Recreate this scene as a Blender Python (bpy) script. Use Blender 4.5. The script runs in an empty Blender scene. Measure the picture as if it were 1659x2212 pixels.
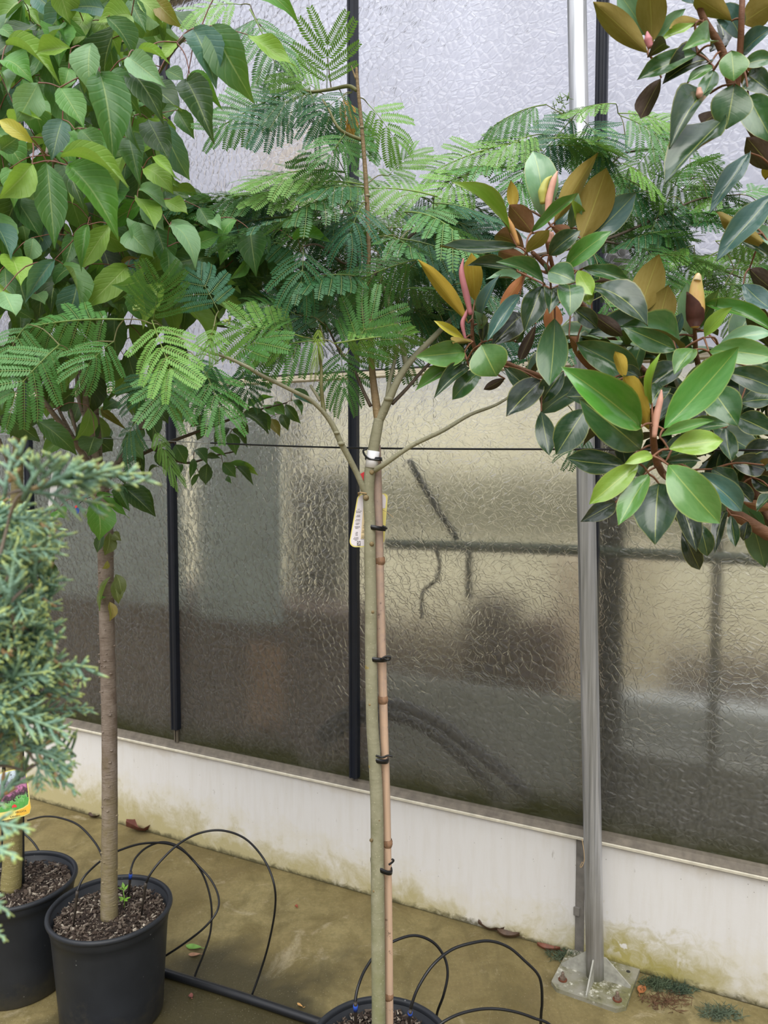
import bpy, bmesh, math, random
from mathutils import Vector, Matrix, Quaternion
PI = math.pi
R = math.radians
random.seed(7)
scene = bpy.context.scene
C = scene.collection

# ------------------------------------------------------------------ camera
IW_, IH_ = 1659.0, 2212.0
FPX = 1661.0
PITCH = R(3.6)
CAM = Vector((0, 0, 1.5))
cam = bpy.data.cameras.new('camera')
cam.sensor_fit = 'VERTICAL'
cam.sensor_height = 36
cam.lens = FPX / IH_ * 36
cam.clip_start = 0.05
cam.dof.use_dof = True
cam.dof.focus_distance = 1.6
cam.dof.aperture_fstop = 7.0
camo = bpy.data.objects.new('camera', cam)
camo.location = CAM
camo.rotation_euler = (PI / 2 - PITCH, 0, 0)
C.objects.link(camo)
scene.camera = camo

# ------------------------------------------------------------------ world, sun, exposure
w = bpy.data.worlds.new('overcast_sky')
scene.world = w
w.use_nodes = True
nt = w.node_tree
nt.nodes.clear()
N = nt.nodes.new
out = N('ShaderNodeOutputWorld'); bg = N('ShaderNodeBackground')
tc = N('ShaderNodeTexCoord'); sp = N('ShaderNodeSeparateXYZ')
ramp = N('ShaderNodeValToRGB')
el = ramp.color_ramp.elements
el[0].position = 0.0; el[0].color = (0.20, 0.20, 0.19, 1)
el[1].position = 1.0; el[1].color = (1.75, 1.80, 1.95, 1)
for p, c in ((0.49, (0.25, 0.25, 0.235, 1)), (0.505, (0.44, 0.45, 0.51, 1)), (0.62, (0.44, 0.44, 0.50, 1)), (0.75, (0.64, 0.65, 0.74, 1))):
    e = el.new(p); e.color = c
mr = N('ShaderNodeMapRange')
mr.inputs['From Min'].default_value = -1; mr.inputs['From Max'].default_value = 1
nt.links.new(tc.outputs['Generated'], sp.inputs[0])
nt.links.new(sp.outputs['Z'], mr.inputs['Value'])
nt.links.new(mr.outputs[0], ramp.inputs[0])
cl = N('ShaderNodeTexNoise'); cl.inputs['Scale'].default_value = 1.7; cl.inputs['Detail'].default_value = 3
nt.links.new(tc.outputs['Generated'], cl.inputs['Vector'])
cm = N('ShaderNodeMapRange'); cm.inputs['From Min'].default_value = 0.35; cm.inputs['From Max'].default_value = 0.65
cm.inputs['To Min'].default_value = 0.86; cm.inputs['To Max'].default_value = 1.22
nt.links.new(cl.outputs[0], cm.inputs['Value'])
cx = N('ShaderNodeMix'); cx.data_type = 'RGBA'; cx.blend_type = 'MULTIPLY'; cx.inputs[0].default_value = 1.0
nt.links.new(ramp.outputs[0], cx.inputs[6]); nt.links.new(cm.outputs[0], cx.inputs[7])
nt.links.new(cx.outputs[2], bg.inputs[0])
bg.inputs[1].default_value = 1.0
nt.links.new(bg.outputs[0], out.inputs[0])

sun = bpy.data.lights.new('hazy_sun', 'SUN')
sun.energy = 2.2
sun.angle = R(60)
sun.color = (1.0, 0.97, 0.9)
suno = bpy.data.objects.new('hazy_sun', sun)
suno.rotation_euler = (R(38), R(8), R(-12))
C.objects.link(suno)

scene.view_settings.view_transform = 'Standard'
scene.view_settings.look = 'None'
scene.view_settings.gamma = 1.0
scene.view_settings.use_curve_mapping = False
scene.view_settings.exposure = 0.42
scene.cycles.use_denoising = True
scene.cycles.caustics_refractive = True
scene.cycles.caustics_reflective = False
scene.cycles.max_bounces = 8
scene.cycles.diffuse_bounces = 3
scene.cycles.glossy_bounces = 3
scene.cycles.transmission_bounces = 6
scene.cycles.transparent_max_bounces = 8
scene.cycles.use_adaptive_sampling = True
scene.cycles.adaptive_threshold = 0.03

# ------------------------------------------------------------------ geometry helpers
FWD = Vector((0, math.cos(PITCH), -math.sin(PITCH)))
DWN = Vector((0, -math.sin(PITCH), -math.cos(PITCH)))
def ray(px, py):
    return Vector((1, 0, 0)) * ((px - IW_ / 2) / FPX) + FWD + DWN * ((py - IH_ / 2) / FPX)
def at(px, py, Y):                       # point on the sight line at world depth Y
    d = ray(px, py)
    return CAM + d * (Y / d.y)
def gr(px, py, z=0.0):                   # point on a horizontal plane
    d = ray(px, py)
    return CAM + d * ((z - CAM.z) / d.z)
ES = Vector((0.8926, -0.4508, 0)).normalized()       # along the glass wall, to the right
EN = Vector((-0.4508, -0.8926, 0)).normalized()      # out of the wall, to the camera
WO = Vector((0, 2.56, 0))
WM = Matrix.Translation(WO) @ Matrix(((ES.x, EN.x, 0, 0), (ES.y, EN.y, 0, 0), (0, 0, 1, 0), (0, 0, 0, 1)))
WMI = WM.inverted()
def wl(px, py, o=0.0):                   # wall coordinates (s, o, z) of a pixel on the plane o
    d = ray(px, py)
    t = ((WO + EN * o - CAM).dot(EN)) / d.dot(EN)
    return WMI @ (CAM + d * t)

WORLD = {}
def link(name, me, world=None, parent=None, mats=(), smooth=True):
    o = bpy.data.objects.new(name, me)
    C.objects.link(o)
    world = world if world is not None else Matrix.Identity(4)
    if parent is not None:
        o.parent = parent
        o.matrix_parent_inverse = WORLD[parent.name].inverted()
    o.matrix_basis = world
    WORLD[o.name] = world.copy()
    return o
def mesh(bm, name, mats=(), smooth=True):
    me = bpy.data.meshes.new(name)
    bmesh.ops.recalc_face_normals(bm, faces=bm.faces) if smooth != 'keep' else None
    bm.to_mesh(me); bm.free()
    for m in (mats if isinstance(mats, (list, tuple)) else [mats]):
        me.materials.append(m)
    if smooth:
        for p in me.polygons: p.use_smooth = True
    return me
def tag(o, label=None, cat=None, group=None, kind=None):
    if label: o['label'] = label
    if cat: o['category'] = cat
    if group: o['group'] = group
    if kind: o['kind'] = kind
    return o
def empty(name, loc, label=None, cat=None, group=None):
    o = bpy.data.objects.new(name, None)
    o.empty_display_size = 0.05
    C.objects.link(o)
    o.location = loc
    WORLD[o.name] = Matrix.Translation(Vector(loc))
    return tag(o, label, cat, group)
def box(bm, x0, x1, y0, y1, z0, z1, bev=0.0):
    vs = [bm.verts.new(c) for c in ((x0,y0,z0),(x1,y0,z0),(x1,y1,z0),(x0,y1,z0),(x0,y0,z1),(x1,y0,z1),(x1,y1,z1),(x0,y1,z1))]
    fs = [bm.faces.new([vs[i] for i in f]) for f in ((3,2,1,0),(4,5,6,7),(0,1,5,4),(1,2,6,5),(2,3,7,6),(3,0,4,7))]
    if bev:
        es = {e for f in fs for e in f.edges}
        bmesh.ops.bevel(bm, geom=list(es), offset=bev, segments=2, affect='EDGES')
def spline(pts, n=6):                    # Catmull-Rom through the points
    P = [Vector(p) for p in pts]
    if len(P) < 3: return [P[0].lerp(P[-1], i / n) for i in range(n + 1)]
    P = [P[0] * 2 - P[1]] + P + [P[-1] * 2 - P[-2]]
    o = []
    for i in range(1, len(P) - 2):
        a, b, c, d = P[i-1:i+3]
        for k in range(n):
            t = k / n
            o.append(0.5 * ((2*b) + (c-a)*t + (2*a-5*b+4*c-d)*t*t + (3*b-a-3*c+d)*t*t*t))
    o.append(P[-2].copy())
    return o
def lerpl(a, n):                         # resample a list of radii to n values
    if not isinstance(a, (list, tuple)): return [a] * n
    o = []
    for i in range(n):
        t = i / (n - 1) * (len(a) - 1); k = min(int(t), len(a) - 2)
        o.append(a[k] + (a[k+1] - a[k]) * (t - k))
    return o
def tube(bm, pts, rad, sides=8, cap=True, uv=None, jit=0.0):
    n = len(pts)
    rad = lerpl(rad, n)
    t0 = (pts[1] - pts[0]).normalized()
    u = t0.orthogonal().normalized()
    rings = []
    for i, p in enumerate(pts):
        t = (pts[min(i+1, n-1)] - pts[max(i-1, 0)])
        t = t.normalized() if t.length > 1e-9 else t0
        u = (u - t * u.dot(t))
        u = u.normalized() if u.length > 1e-6 else t.orthogonal().normalized()
        v = t.cross(u)
        rr = rad[i]
        ring = []
        for k in range(sides):
            a = 2 * PI * k / sides
            q = rr * (1 + (random.uniform(-jit, jit) if jit else 0))
            ring.append(bm.verts.new(p + u * (math.cos(a) * q) + v * (math.sin(a) * q)))
        rings.append(ring)
    for i in range(n - 1):
        for k in range(sides):
            f = bm.faces.new((rings[i][k], rings[i][(k+1) % sides], rings[i+1][(k+1) % sides], rings[i+1][k]))
            if uv is not None:
                for l, vv in zip(f.loops, (i, i, i+1, i+1)):
                    l[uv].uv = (0.5, vv / (n - 1))
    if cap:
        for rg, q in ((rings[0][::-1], 0), (rings[-1], 1)):
            f = bm.faces.new(rg)
            if uv is not None:
                for l in f.loops: l[uv].uv = (0.5, q)
    return rings
def lathe(bm, prof, n=48, cx=0, cy=0, jit=None):
    rings = []
    for r, z in prof:
        if r < 1e-6:
            rings.append([bm.verts.new((cx, cy, z))])
        else:
            rings.append([bm.verts.new((cx + r * math.cos(2*PI*k/n), cy + r * math.sin(2*PI*k/n), z)) for k in range(n)])
    for a, b in zip(rings, rings[1:]):
        for k in range(n):
            k2 = (k + 1) % n
            if len(a) == 1 and len(b) == 1: continue
            if len(a) == 1: bm.faces.new((a[0], b[k], b[k2]))
            elif len(b) == 1: bm.faces.new((a[k], a[k2], b[0]))
            else: bm.faces.new((a[k], a[k2], b[k2], b[k]))

# ------------------------------------------------------------------ material helpers
def lin(c):
    if isinstance(c, str):
        c = tuple(int(c[i:i+2], 16) / 255 for i in (0, 2, 4))
    return tuple((x / 12.92 if x <= 0.04045 else ((x + 0.055) / 1.055) ** 2.4) for x in c[:3]) + (1,)
class MT:
    def __init__(s, name):
        s.m = bpy.data.materials.new(name); s.m.use_nodes = True
        s.t = s.m.node_tree; s.t.nodes.clear()
        s.out = s.n('ShaderNodeOutputMaterial')
    def n(s, typ, **kw):
        x = s.t.nodes.new(typ)
        for k, v in kw.items():
            if hasattr(x, k): setattr(x, k, v)
        return x
    def L(s, a, b): s.t.links.new(a, b)
    def val(s, sock, v):
        if isinstance(v, bpy.types.NodeSocket): s.L(v, sock)
        elif v is not None:
            sock.default_value = v
    def coord(s, kind='Object'): return s.n('ShaderNodeTexCoord').outputs[kind]
    def mapping(s, vec, scale=(1,1,1), loc=(0,0,0), rot=(0,0,0)):
        m = s.n('ShaderNodeMapping'); s.L(vec, m.inputs[0])
        m.inputs['Scale'].default_value = scale; m.inputs['Location'].default_value = loc; m.inputs['Rotation'].default_value = rot
        return m.outputs[0]
    def noise(s, vec, scale, detail=4, rough=0.55, dist=0.0, out='Fac'):
        x = s.n('ShaderNodeTexNoise'); s.L(vec, x.inputs['Vector'])
        x.inputs['Scale'].default_value = scale; x.inputs['Detail'].default_value = detail
        x.inputs['Roughness'].default_value = rough; x.inputs['Distortion'].default_value = dist
        return x.outputs[out if out != 'Fac' else 0]
    def voro(s, vec, scale, feature='F1', out='Distance', rnd=1.0, smooth=None):
        x = s.n('ShaderNodeTexVoronoi', feature=feature); s.L(vec, x.inputs['Vector'])
        x.inputs['Scale'].default_value = scale
        if 'Randomness' in x.inputs: x.inputs['Randomness'].default_value = rnd
        if smooth is not None and 'Smoothness' in x.inputs: x.inputs['Smoothness'].default_value = smooth
        return x.outputs[out]
    def ramp(s, fac, stops):
        r = s.n('ShaderNodeValToRGB'); e = r.color_ramp.elements
        s.L(fac, r.inputs[0])
        e[0].position = stops[0][0]; e[0].color = stops[0][1] if len(stops[0][1]) == 4 else (*stops[0][1], 1)
        e[1].position = stops[-1][0]; e[1].color = stops[-1][1] if len(stops[-1][1]) == 4 else (*stops[-1][1], 1)
        for p, c in stops[1:-1]:
            q = e.new(p); q.color = c if len(c) == 4 else (*c, 1)
        return r.outputs[0]
    def rng(s, v, a, b, c=0.0, d=1.0):
        m = s.n('ShaderNodeMapRange'); s.val(m.inputs['Value'], v)
        m.inputs['From Min'].default_value = a; m.inputs['From Max'].default_value = b
        m.inputs['To Min'].default_value = c; m.inputs['To Max'].default_value = d
        return m.outputs[0]
    def math(s, op, a, b=0.0, clamp=False):
        m = s.n('ShaderNodeMath', operation=op); m.use_clamp = clamp
        s.val(m.inputs[0], a); s.val(m.inputs[1], b)
        return m.outputs[0]
    def mix(s, fac, a, b, mode='MIX'):
        m = s.n('ShaderNodeMix'); m.data_type = 'RGBA'; m.blend_type = mode; m.clamp_factor = True
        s.val(m.inputs[0], fac); s.val(m.inputs[6], a); s.val(m.inputs[7], b)
        return m.outputs[2]
    def bump(s, h, strength=0.5, dist=0.01, normal=None):
        b = s.n('ShaderNodeBump'); s.L(h, b.inputs['Height'])
        b.inputs['Strength'].default_value = strength; b.inputs['Distance'].default_value = dist
        if normal is not None: s.L(normal, b.inputs['Normal'])
        return b.outputs[0]
    def bsdf(s, col, rough=0.6, normal=None, **kw):
        p = s.n('ShaderNodeBsdfPrincipled')
        s.val(p.inputs['Base Color'], col); s.val(p.inputs['Roughness'], rough)
        if normal is not None: s.L(normal, p.inputs['Normal'])
        for k, v in kw.items(): s.val(p.inputs[k.replace('_', ' ')], v)
        return p.outputs[0]
    def mixs(s, fac, a, b):
        m = s.n('ShaderNodeMixShader'); s.val(m.inputs[0], fac); s.L(a, m.inputs[1]); s.L(b, m.inputs[2])
        return m.outputs[0]
    def done(s, sh): s.L(sh, s.out.inputs[0]); return s.m
def plain(name, col, rough=0.6, noise=0.12, nscale=30, bump=0.0, bscale=80, metallic=0.0, spec=0.5):
    m = MT(name); c = m.coord()
    n = m.noise(c, nscale, 5)
    k = m.mix(m.rng(n, 0.3, 0.7), tuple(x * (1 - noise) for x in lin(col)[:3]) + (1,), tuple(min(1, x * (1 + noise)) for x in lin(col)[:3]) + (1,))
    nm = m.bump(m.noise(c, bscale, 4), bump, 0.004) if bump else None
    return m.done(m.bsdf(k, rough, nm, Metallic=metallic, Specular_IOR_Level=spec))

def sepz(m, vec, ax='Z'):
    s = m.n('ShaderNodeSeparateXYZ'); m.L(vec, s.inputs[0]); return s.outputs[ax]

# ---- setting materials
def mat_concrete():
    m = MT('mossy_concrete'); c = m.coord()
    big = m.noise(c, 1.6, 5, 0.6, 0.4); mid = m.noise(c, 7, 6, 0.65, 0.8); fine = m.noise(c, 90, 5, 0.7)
    col = m.ramp(big, ((0.30, lin('5e5234')), (0.45, lin('7d6f48')), (0.60, lin('918459')), (0.75, lin('a39874'))))
    col = m.mix(m.rng(mid, 0.42, 0.68, 0, 0.85), col, lin('665a34'))
    col = m.mix(m.rng(m.noise(c, 4.2, 6, 0.7, 1.5), 0.58, 0.70, 0, 0.65), col, lin('b8ac8e'))
    col = m.mix(m.rng(m.noise(m.mapping(c, (3.2, 1, 1), (0, 0, 0), (0, 0, R(40))), 2.6, 6, 0.65, 0.8), 0.52, 0.68, 0, 0.6), col, lin('5b5233'))
    col = m.mix(m.rng(m.noise(c, 32, 6, 0.7, 0.3), 0.5, 0.7, 0, 0.5), col, lin('6f6440'))
    wet = m.noise(c, 2.3, 4, 0.6, 0.5)
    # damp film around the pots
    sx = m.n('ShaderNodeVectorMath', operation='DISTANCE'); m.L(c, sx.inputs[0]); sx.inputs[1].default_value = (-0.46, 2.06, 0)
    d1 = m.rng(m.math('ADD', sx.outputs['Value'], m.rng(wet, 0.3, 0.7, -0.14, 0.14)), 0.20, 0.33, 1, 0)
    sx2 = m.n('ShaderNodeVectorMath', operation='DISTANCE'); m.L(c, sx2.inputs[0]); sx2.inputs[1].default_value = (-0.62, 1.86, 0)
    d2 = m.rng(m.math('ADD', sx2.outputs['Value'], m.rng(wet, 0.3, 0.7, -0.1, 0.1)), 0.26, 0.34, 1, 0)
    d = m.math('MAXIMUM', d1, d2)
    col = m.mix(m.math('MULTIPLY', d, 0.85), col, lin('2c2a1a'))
    col = m.mix(m.rng(fine, 0.35, 0.68, 0.0, 0.30), col, lin('4d452c'))
    sp_ = m.voro(c, 120)
    col = m.mix(m.rng(sp_, 0.06, 0.12, 0.55, 0), col, lin('c9c0a6'))
    h = m.math('ADD', m.math('MULTIPLY', fine, 0.5), mid)
    return m.done(m.bsdf(col, m.rng(d, 0, 1, 0.85, 0.45), m.bump(h, 0.45, 0.008), Specular_IOR_Level=0.35))
def mat_plinth():
    m = MT('weathered_white_panel'); c = m.coord(); z = sepz(m, c); s = sepz(m, c, 'X')
    n1 = m.noise(m.mapping(c, (1, 1, 1)), 5, 6, 0.65, 0.6); n2 = m.noise(m.mapping(c, (14, 1, 1.6)), 3, 5, 0.6)
    n3 = m.noise(c, 22, 6, 0.7, 1.0)
    col = m.mix(m.rng(n2, 0.45, 0.75, 0, 0.35), lin('e4e2de'), lin('d3cdc0'))
    left = m.rng(s, -1.4, 0.2, 0.085, 0.0)                       # algae climbs higher on the left panel
    zz = m.math('SUBTRACT', m.math('ADD', z, m.rng(n1, 0.25, 0.75, -0.085, 0.085)), left)
    zz = m.math('ADD', zz, m.rng(n3, 0.3, 0.7, -0.03, 0.03))
    col = m.mix(m.rng(zz, 0.16, 0.03, 0, 0.5), col, lin('d3caa4'))
    col = m.mix(m.rng(zz, 0.085, -0.01, 0, 0.75), col, lin('aea266'))
    foot = m.math('ABSOLUTE', m.math('SUBTRACT', s, 0.82))
    patch = m.math('MULTIPLY', m.rng(foot, 0.10, 0.30, 1, 0), m.rng(m.math('ADD', z, m.rng(n3, 0.3, 0.7, -0.06, 0.06)), 0.16, 0.03, 0, 0.85))
    col = m.mix(patch, col, lin('a59a4e'))
    flake = m.math('MULTIPLY', m.rng(m.noise(c, 17, 4, 0.6), 0.56, 0.60), m.math('MULTIPLY', m.rng(foot, 0.02, 0.22, 1, 0), m.rng(m.math('ABSOLUTE', m.math('SUBTRACT', z, 0.075)), 0.0, 0.05, 1, 0)))
    col = m.mix(flake, col, lin('e9e6e2'))
    scr_ = m.noise(m.mapping(c, (30, 1, 7)), 2.2, 3, 0.5)
    col = m.mix(m.rng(scr_, 0.70, 0.76, 0, 0.4), col, lin('8d8676'))
    col = m.mix(m.rng(m.math('ADD', z, m.rng(n3, 0.3, 0.7, -0.012, 0.012)), 0.022, 0.004, 0, 0.9), col, lin('4c4830'))
    col = m.mix(m.rng(m.math('ADD', z, m.rng(n1, 0.3, 0.7, -0.03, 0.03)), 0.345, 0.385, 0, 0.45), col, lin('b9a988'))
    speck = m.voro(c, 34)
    col = m.mix(m.rng(speck, 0.03, 0.06, 0.7, 0), col, lin('6d6353'))
    return m.done(m.bsdf(col, 0.55, m.bump(n3, 0.12, 0.004)))
def mat_glass(name, haze, algae, tint, seed, bs=0.5):
    m = MT(name); c = m.mapping(m.coord(), (1, 1, 1), (seed, 0, seed * 0.37)); z = sepz(m, m.coord())
    wv = m.noise(c, 9, 3, 0.5, out='Color')
    add = m.n('ShaderNodeMix'); add.data_type = 'RGBA'; add.blend_type = 'LINEAR_LIGHT'; add.inputs[0].default_value = 0.012
    m.L(c, add.inputs[6]); m.L(wv, add.inputs[7])
    cc = m.mapping(add.outputs[2], (1, 0.0, 1))
    v = m.rng(m.voro(cc, 44, 'DISTANCE_TO_EDGE'), 0.0, 0.22)
    v2 = m.noise(cc, 38, 2, 0.5)
    h = m.math('ADD', v, m.math('MULTIPLY', v2, 0.8))
    nrm = m.bump(h, bs, 0.006)
    nrm_soft = m.bump(h, 0.35, 0.004)
    g = m.bsdf(tint, 0.24, nrm, Transmission_Weight=1.0, IOR=1.40)
    # film of dust and dried splashes, thicker towards the sill
    n1 = m.noise(m.mapping(c, (1, 1, 0.5)), 3.2, 5, 0.6, 0.4); nf = m.noise(m.mapping(c, (1, 1, 0.35)), 130, 4, 0.7)
    film_c = m.mix(m.rng(nf, 0.35, 0.7), lin('6b6860'), lin('b0ada4'))
    film_c = m.mix(m.rng(m.math('ADD', z, m.rng(n1, 0.3, 0.7, -0.05, 0.05)), algae + 0.09, algae - 0.01, 0, 0.9), film_c, lin('4a4c26'))
    film = m.n('ShaderNodeBsdfDiffuse'); m.L(film_c, film.inputs[0]); m.L(nrm_soft, film.inputs['Normal'])
    tr = m.n('ShaderNodeBsdfTranslucent'); m.L(film_c, tr.inputs[0]); m.L(nrm_soft, tr.inputs['Normal'])
    fl = m.mixs(0.4, film.outputs[0], tr.outputs[0])
    fac = m.math('ADD', m.rng(n1, 0.3, 0.7, haze * 0.7, haze * 1.25), m.rng(z, algae + 0.5, algae, 0, 0.10))
    fac = m.math('ADD', fac, m.rng(m.math('ADD', z, m.rng(n1, 0.3, 0.7, -0.05, 0.05)), algae + 0.08, algae - 0.02, 0, 0.45))
    speck = m.rng(m.voro(c, 26), 0.035, 0.055, 0.55, 0)
    fac = m.math('ADD', fac, m.math('MULTIPLY', speck, m.rng(z, algae + 1.0, algae, 0, 1)), clamp=True)
    return m.done(m.mixs(fac, g, fl))

M = {}
M['concrete'] = mat_concrete()
M['plinth'] = mat_plinth()
M['glass_low'] = mat_glass('hammered_glass_dusty', 0.16, 0.42, (0.90, 0.90, 0.84, 1), 3.1)
M['glass_high'] = mat_glass('hammered_glass', 0.17, -2, (0.90, 0.91, 0.95, 1), 8.7, 0.38)
M['bar'] = plain('black_bar', '171c27', 0.42, 0.15)
M['alu'] = plain('dull_aluminium', '736b5e', 0.5, 0.25, 40, 0.15, 60, 0.25)
M['sill_lip'] = plain('sill_edge', 'cfc8b4', 0.5, 0.15, 40)
M['transom'] = plain('cream_transom', 'b9ae98', 0.55, 0.2, 25)
M['gasket'] = plain('dark_gasket', '2a2a28', 0.7)
M['greypost'] = plain('weathered_metal_strip', '77736c', 0.7, 0.3, 25, 0.2)
M['black_plastic'] = plain('black_plastic', '15171a', 0.42, 0.15, 20)
M['black_rubber'] = plain('black_tube', '0f1012', 0.38, 0.1, 30)
M['blue'] = plain('blue_plastic', '2f55b8', 0.4)
M['red'] = plain('red_plastic', 'f0424a', 0.5)
M['white'] = plain('white_plastic', 'e9e8ea', 0.45, 0.04)
M['steel_wire'] = plain('steel_wire', 'b9bcc0', 0.3, 0.05, 30, 0, 80, 0.8)
M['bolt'] = plain('rusty_bolt', '7a6a5c', 0.6, 0.4, 60, 0.3, 200, 0.4)
M['rust'] = plain('rust', '6a3a22', 0.8, 0.3, 90)
M['twine'] = plain('twine', 'b59a72', 0.9)

# ------------------------------------------------------------------ the setting
def wobj(name, bm, m, parent=None, smooth=False, kind='structure'):
    o = link(name, mesh(bm, name, m, smooth), WM, parent)
    if kind and parent is None: o['kind'] = kind
    return o
bm = bmesh.new(); box(bm, -9, 9, -7, 11, -0.2, 0.0)
fl = link('floor', mesh(bm, 'floor', M['concrete'], False)); fl['kind'] = 'structure'

GZ0, TZ0, TZ1, TOPZ = 0.405, 1.785, 1.812, 3.22
SB = [-5.750, -4.945, -4.140, -3.335, -2.530, -1.725, -0.920, -0.115, 0.690, 1.495, 2.300]     # glazing bars
wallb = empty('wall_back', WM @ Vector((0, 0, 0))); wallb['kind'] = 'structure'
seam = wl(1253, 1900).x
for a, b in ((-5.8, seam - 0.014), (seam + 0.014, 2.6)):
    bm = bmesh.new(); box(bm, a, b, -0.10, 0.0, 0.0, 0.372, 0.003)
    wobj('panel', bm, M['plinth'], wallb)
bm = bmesh.new(); box(bm, seam - 0.0135, seam + 0.0135, -0.09, -0.004, 0, 0.372)
box(bm, seam - 0.018, seam + 0.0, -0.01, 0.003, 0.125, 0.15)
wobj('joint_strip', bm, M['greypost'], wallb)

bm = bmesh.new()
prof = [(0.012, 0.372), (0.012, 0.380), (0.006, 0.384), (0.0, 0.397), (-0.012, 0.402), (-0.06, 0.404), (-0.06, 0.372)]
def extr(bm, prof, s0, s1):
    a = [bm.verts.new((s0, o, z)) for o, z in prof]; b = [bm.verts.new((s1, o, z)) for o, z in prof]
    n = len(prof)
    for i in range(n): bm.faces.new((a[i], a[(i+1) % n], b[(i+1) % n], b[i]))
    bm.faces.new(a[::-1]); bm.faces.new(b)
extr(bm, prof, -5.8, 2.6)
sill = wobj('trim_1', bm, M['alu'])
bm = bmesh.new(); extr(bm, [(0.0125, 0.371), (0.0165, 0.371), (0.0165, 0.377), (0.0125, 0.379)], -5.8, 2.6)
wobj('sill_edge', bm, M['sill_lip'], sill)
bm = bmesh.new()
extr(bm, [(-0.02, TZ0), (0.004, TZ0), (0.006, TZ0 + 0.004), (0.003, TZ0 + 0.011), (0.003, TZ0 + 0.013), (0.0, TZ0 + 0.022), (-0.02, TZ0 + 0.024)], -5.8, 2.6)
trs = wobj('trim_2', bm, M['transom'])
bm = bmesh.new(); box(bm, -5.8, 2.6, -0.02, -0.006, TZ1 - 0.003, TZ1 + 0.002)
wobj('gasket', bm, M['gasket'], trs)
bm = bmesh.new(); box(bm, -5.8, 2.6, -0.06, 0.05, TOPZ, TOPZ + 0.10, 0.006); box(bm, -5.8, 2.6, 0.02, 0.14, TOPZ + 0.07, TOPZ + 0.20, 0.01)
wobj('trim_3', bm, M['transom'])
for i in range(len(SB) - 1):
    for z0, z1, mm in ((GZ0 - 0.003, TZ0 + 0.004, 'glass_low'), (TZ0 + 0.02, TOPZ + 0.02, 'glass_high')):
        bm = bmesh.new(); box(bm, SB[i] + 0.003, SB[i+1] - 0.003, -0.018, -0.013, z0, z1)
        o = wobj('window_%d' % (i * 2 + (1 if mm == 'glass_low' else 2)), bm, M[mm])
for i, s in enumerate(SB):
    bm = bmesh.new()
    zb = 0.455 if i == 6 else 0.412
    extr_p = [(-0.016, -0.012), (-0.016, 0.010), (-0.011, 0.016), (-0.006, 0.016), (-0.004, 0.0125), (0.004, 0.0125), (0.006, 0.016), (0.011, 0.016), (0.016, 0.010), (0.016, -0.012)]
    a = [bm.verts.new((s + x, o, zb)) for x, o in extr_p]; b = [bm.verts.new((s + x, o, TOPZ)) for x, o in extr_p]
    for k in range(len(a)): bm.faces.new((a[k], a[(k+1) % len(a)], b[(k+1) % len(a)], b[k]))
    bm.faces.new(a[::-1]); bm.faces.new(b)
    t = wobj('trim_%d' % (i + 4), bm, M['bar'])
    bm = bmesh.new()
    for dx in (-0.006, 0.006): box(bm, s + dx - 0.0022, s + dx + 0.0022, -0.008, 0.002, 0.402, zb + 0.02)
    wobj('clip', bm, M['alu'], t)

# ------------------------------------------------------------------ things inside the glasshouse, seen through the panes
def ibox(name, label, cat, px0, py0, px1, py1, d, thick, col, rough=0.7, z0=None, z1=None, bev=0.004, noise=0.15, slats=0, smin=-5.7):
    a = wl(px0, py0, -d); b = wl(px1, py1, -d)
    s0, s1 = max(smin, min(a.x, b.x)), max(a.x, b.x)
    zb = min(a.z, b.z) if z0 is None else z0; zt = max(a.z, b.z) if z1 is None else z1
    m = plain(name + '_paint', col, rough, noise, 6, 0.05, 30)
    c = WM @ Vector(((s0 + s1) / 2, -d, zb))
    if slats:
        e = empty(name, c, label, cat)
        n = slats; h = (zt - zb) / n
        for k in range(n):
            bm = bmesh.new(); box(bm, s0, s1, -d - thick, -d, zb + k * h + 0.004, zb + (k + 1) * h - 0.004, 0.002)
            link('board', mesh(bm, 'board', m, False), WM, e)
        for q in (0.08, 0.92):
            bm = bmesh.new(); box(bm, s0 + (s1 - s0) * q - 0.02, s0 + (s1 - s0) * q + 0.02, -d - thick - 0.02, -d - thick, zb, zt)
            link('batten', mesh(bm, 'batten', m, False), WM, e)
        return e
    bm = bmesh.new(); box(bm, s0, s1, -d - thick, -d, zb, zt, bev)
    return tag(link(name, mesh(bm, name, m, False), WM), label, cat)
def hose(name, label, pts, d, r, col='15171a', cat='hose'):
    P = [WM @ Vector((q.x, -(d if len(p) < 3 else p[2]), q.z)) for p in pts for q in [wl(p[0], p[1], -(d if len(p) < 3 else p[2]))]]
    bm = bmesh.new(); tube(bm, spline(P, 8), r, 10)
    return tag(link(name, mesh(bm, name, plain(name + '_rubber', col, 0.5))), label, cat)

ibox('back_partition', 'pale cream back partition glimpsed through the glass behind everything', 'partition', -1600, 700, 2600, 900, 4.2, 0.06, 'fff0d4', 0.8, z0=0.0, z1=2.15)
ibox('potting_bench', 'dark olive bench top with deep apron behind the middle panes', 'bench', 640, 1010, 2500, 1150, 2.6, 0.5, '8a886f', 0.8, z0=0.98, z1=1.43)
ibox('timber_stack', 'low brown timber stack along the glasshouse floor behind the glass', 'timber', 250, 1350, 2600, 1450, 2.2, 0.35, '5c5046', 0.85, z0=0.0, z1=0.42, slats=5)
ibox('grey_board', 'smooth grey board leaning inside the pane right of the silk tree', 'board', 800, 1452, 1258, 1720, 0.30, 0.02, 'b4b8b0', 0.5, z0=0.30)
ibox('dark_tarp_box', 'dark grey box low behind the pane right of the pole', 'box', 1325, 1620, 1900, 1800, 0.30, 0.15, '7d7d74', 0.6, z0=0.0)
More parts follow.
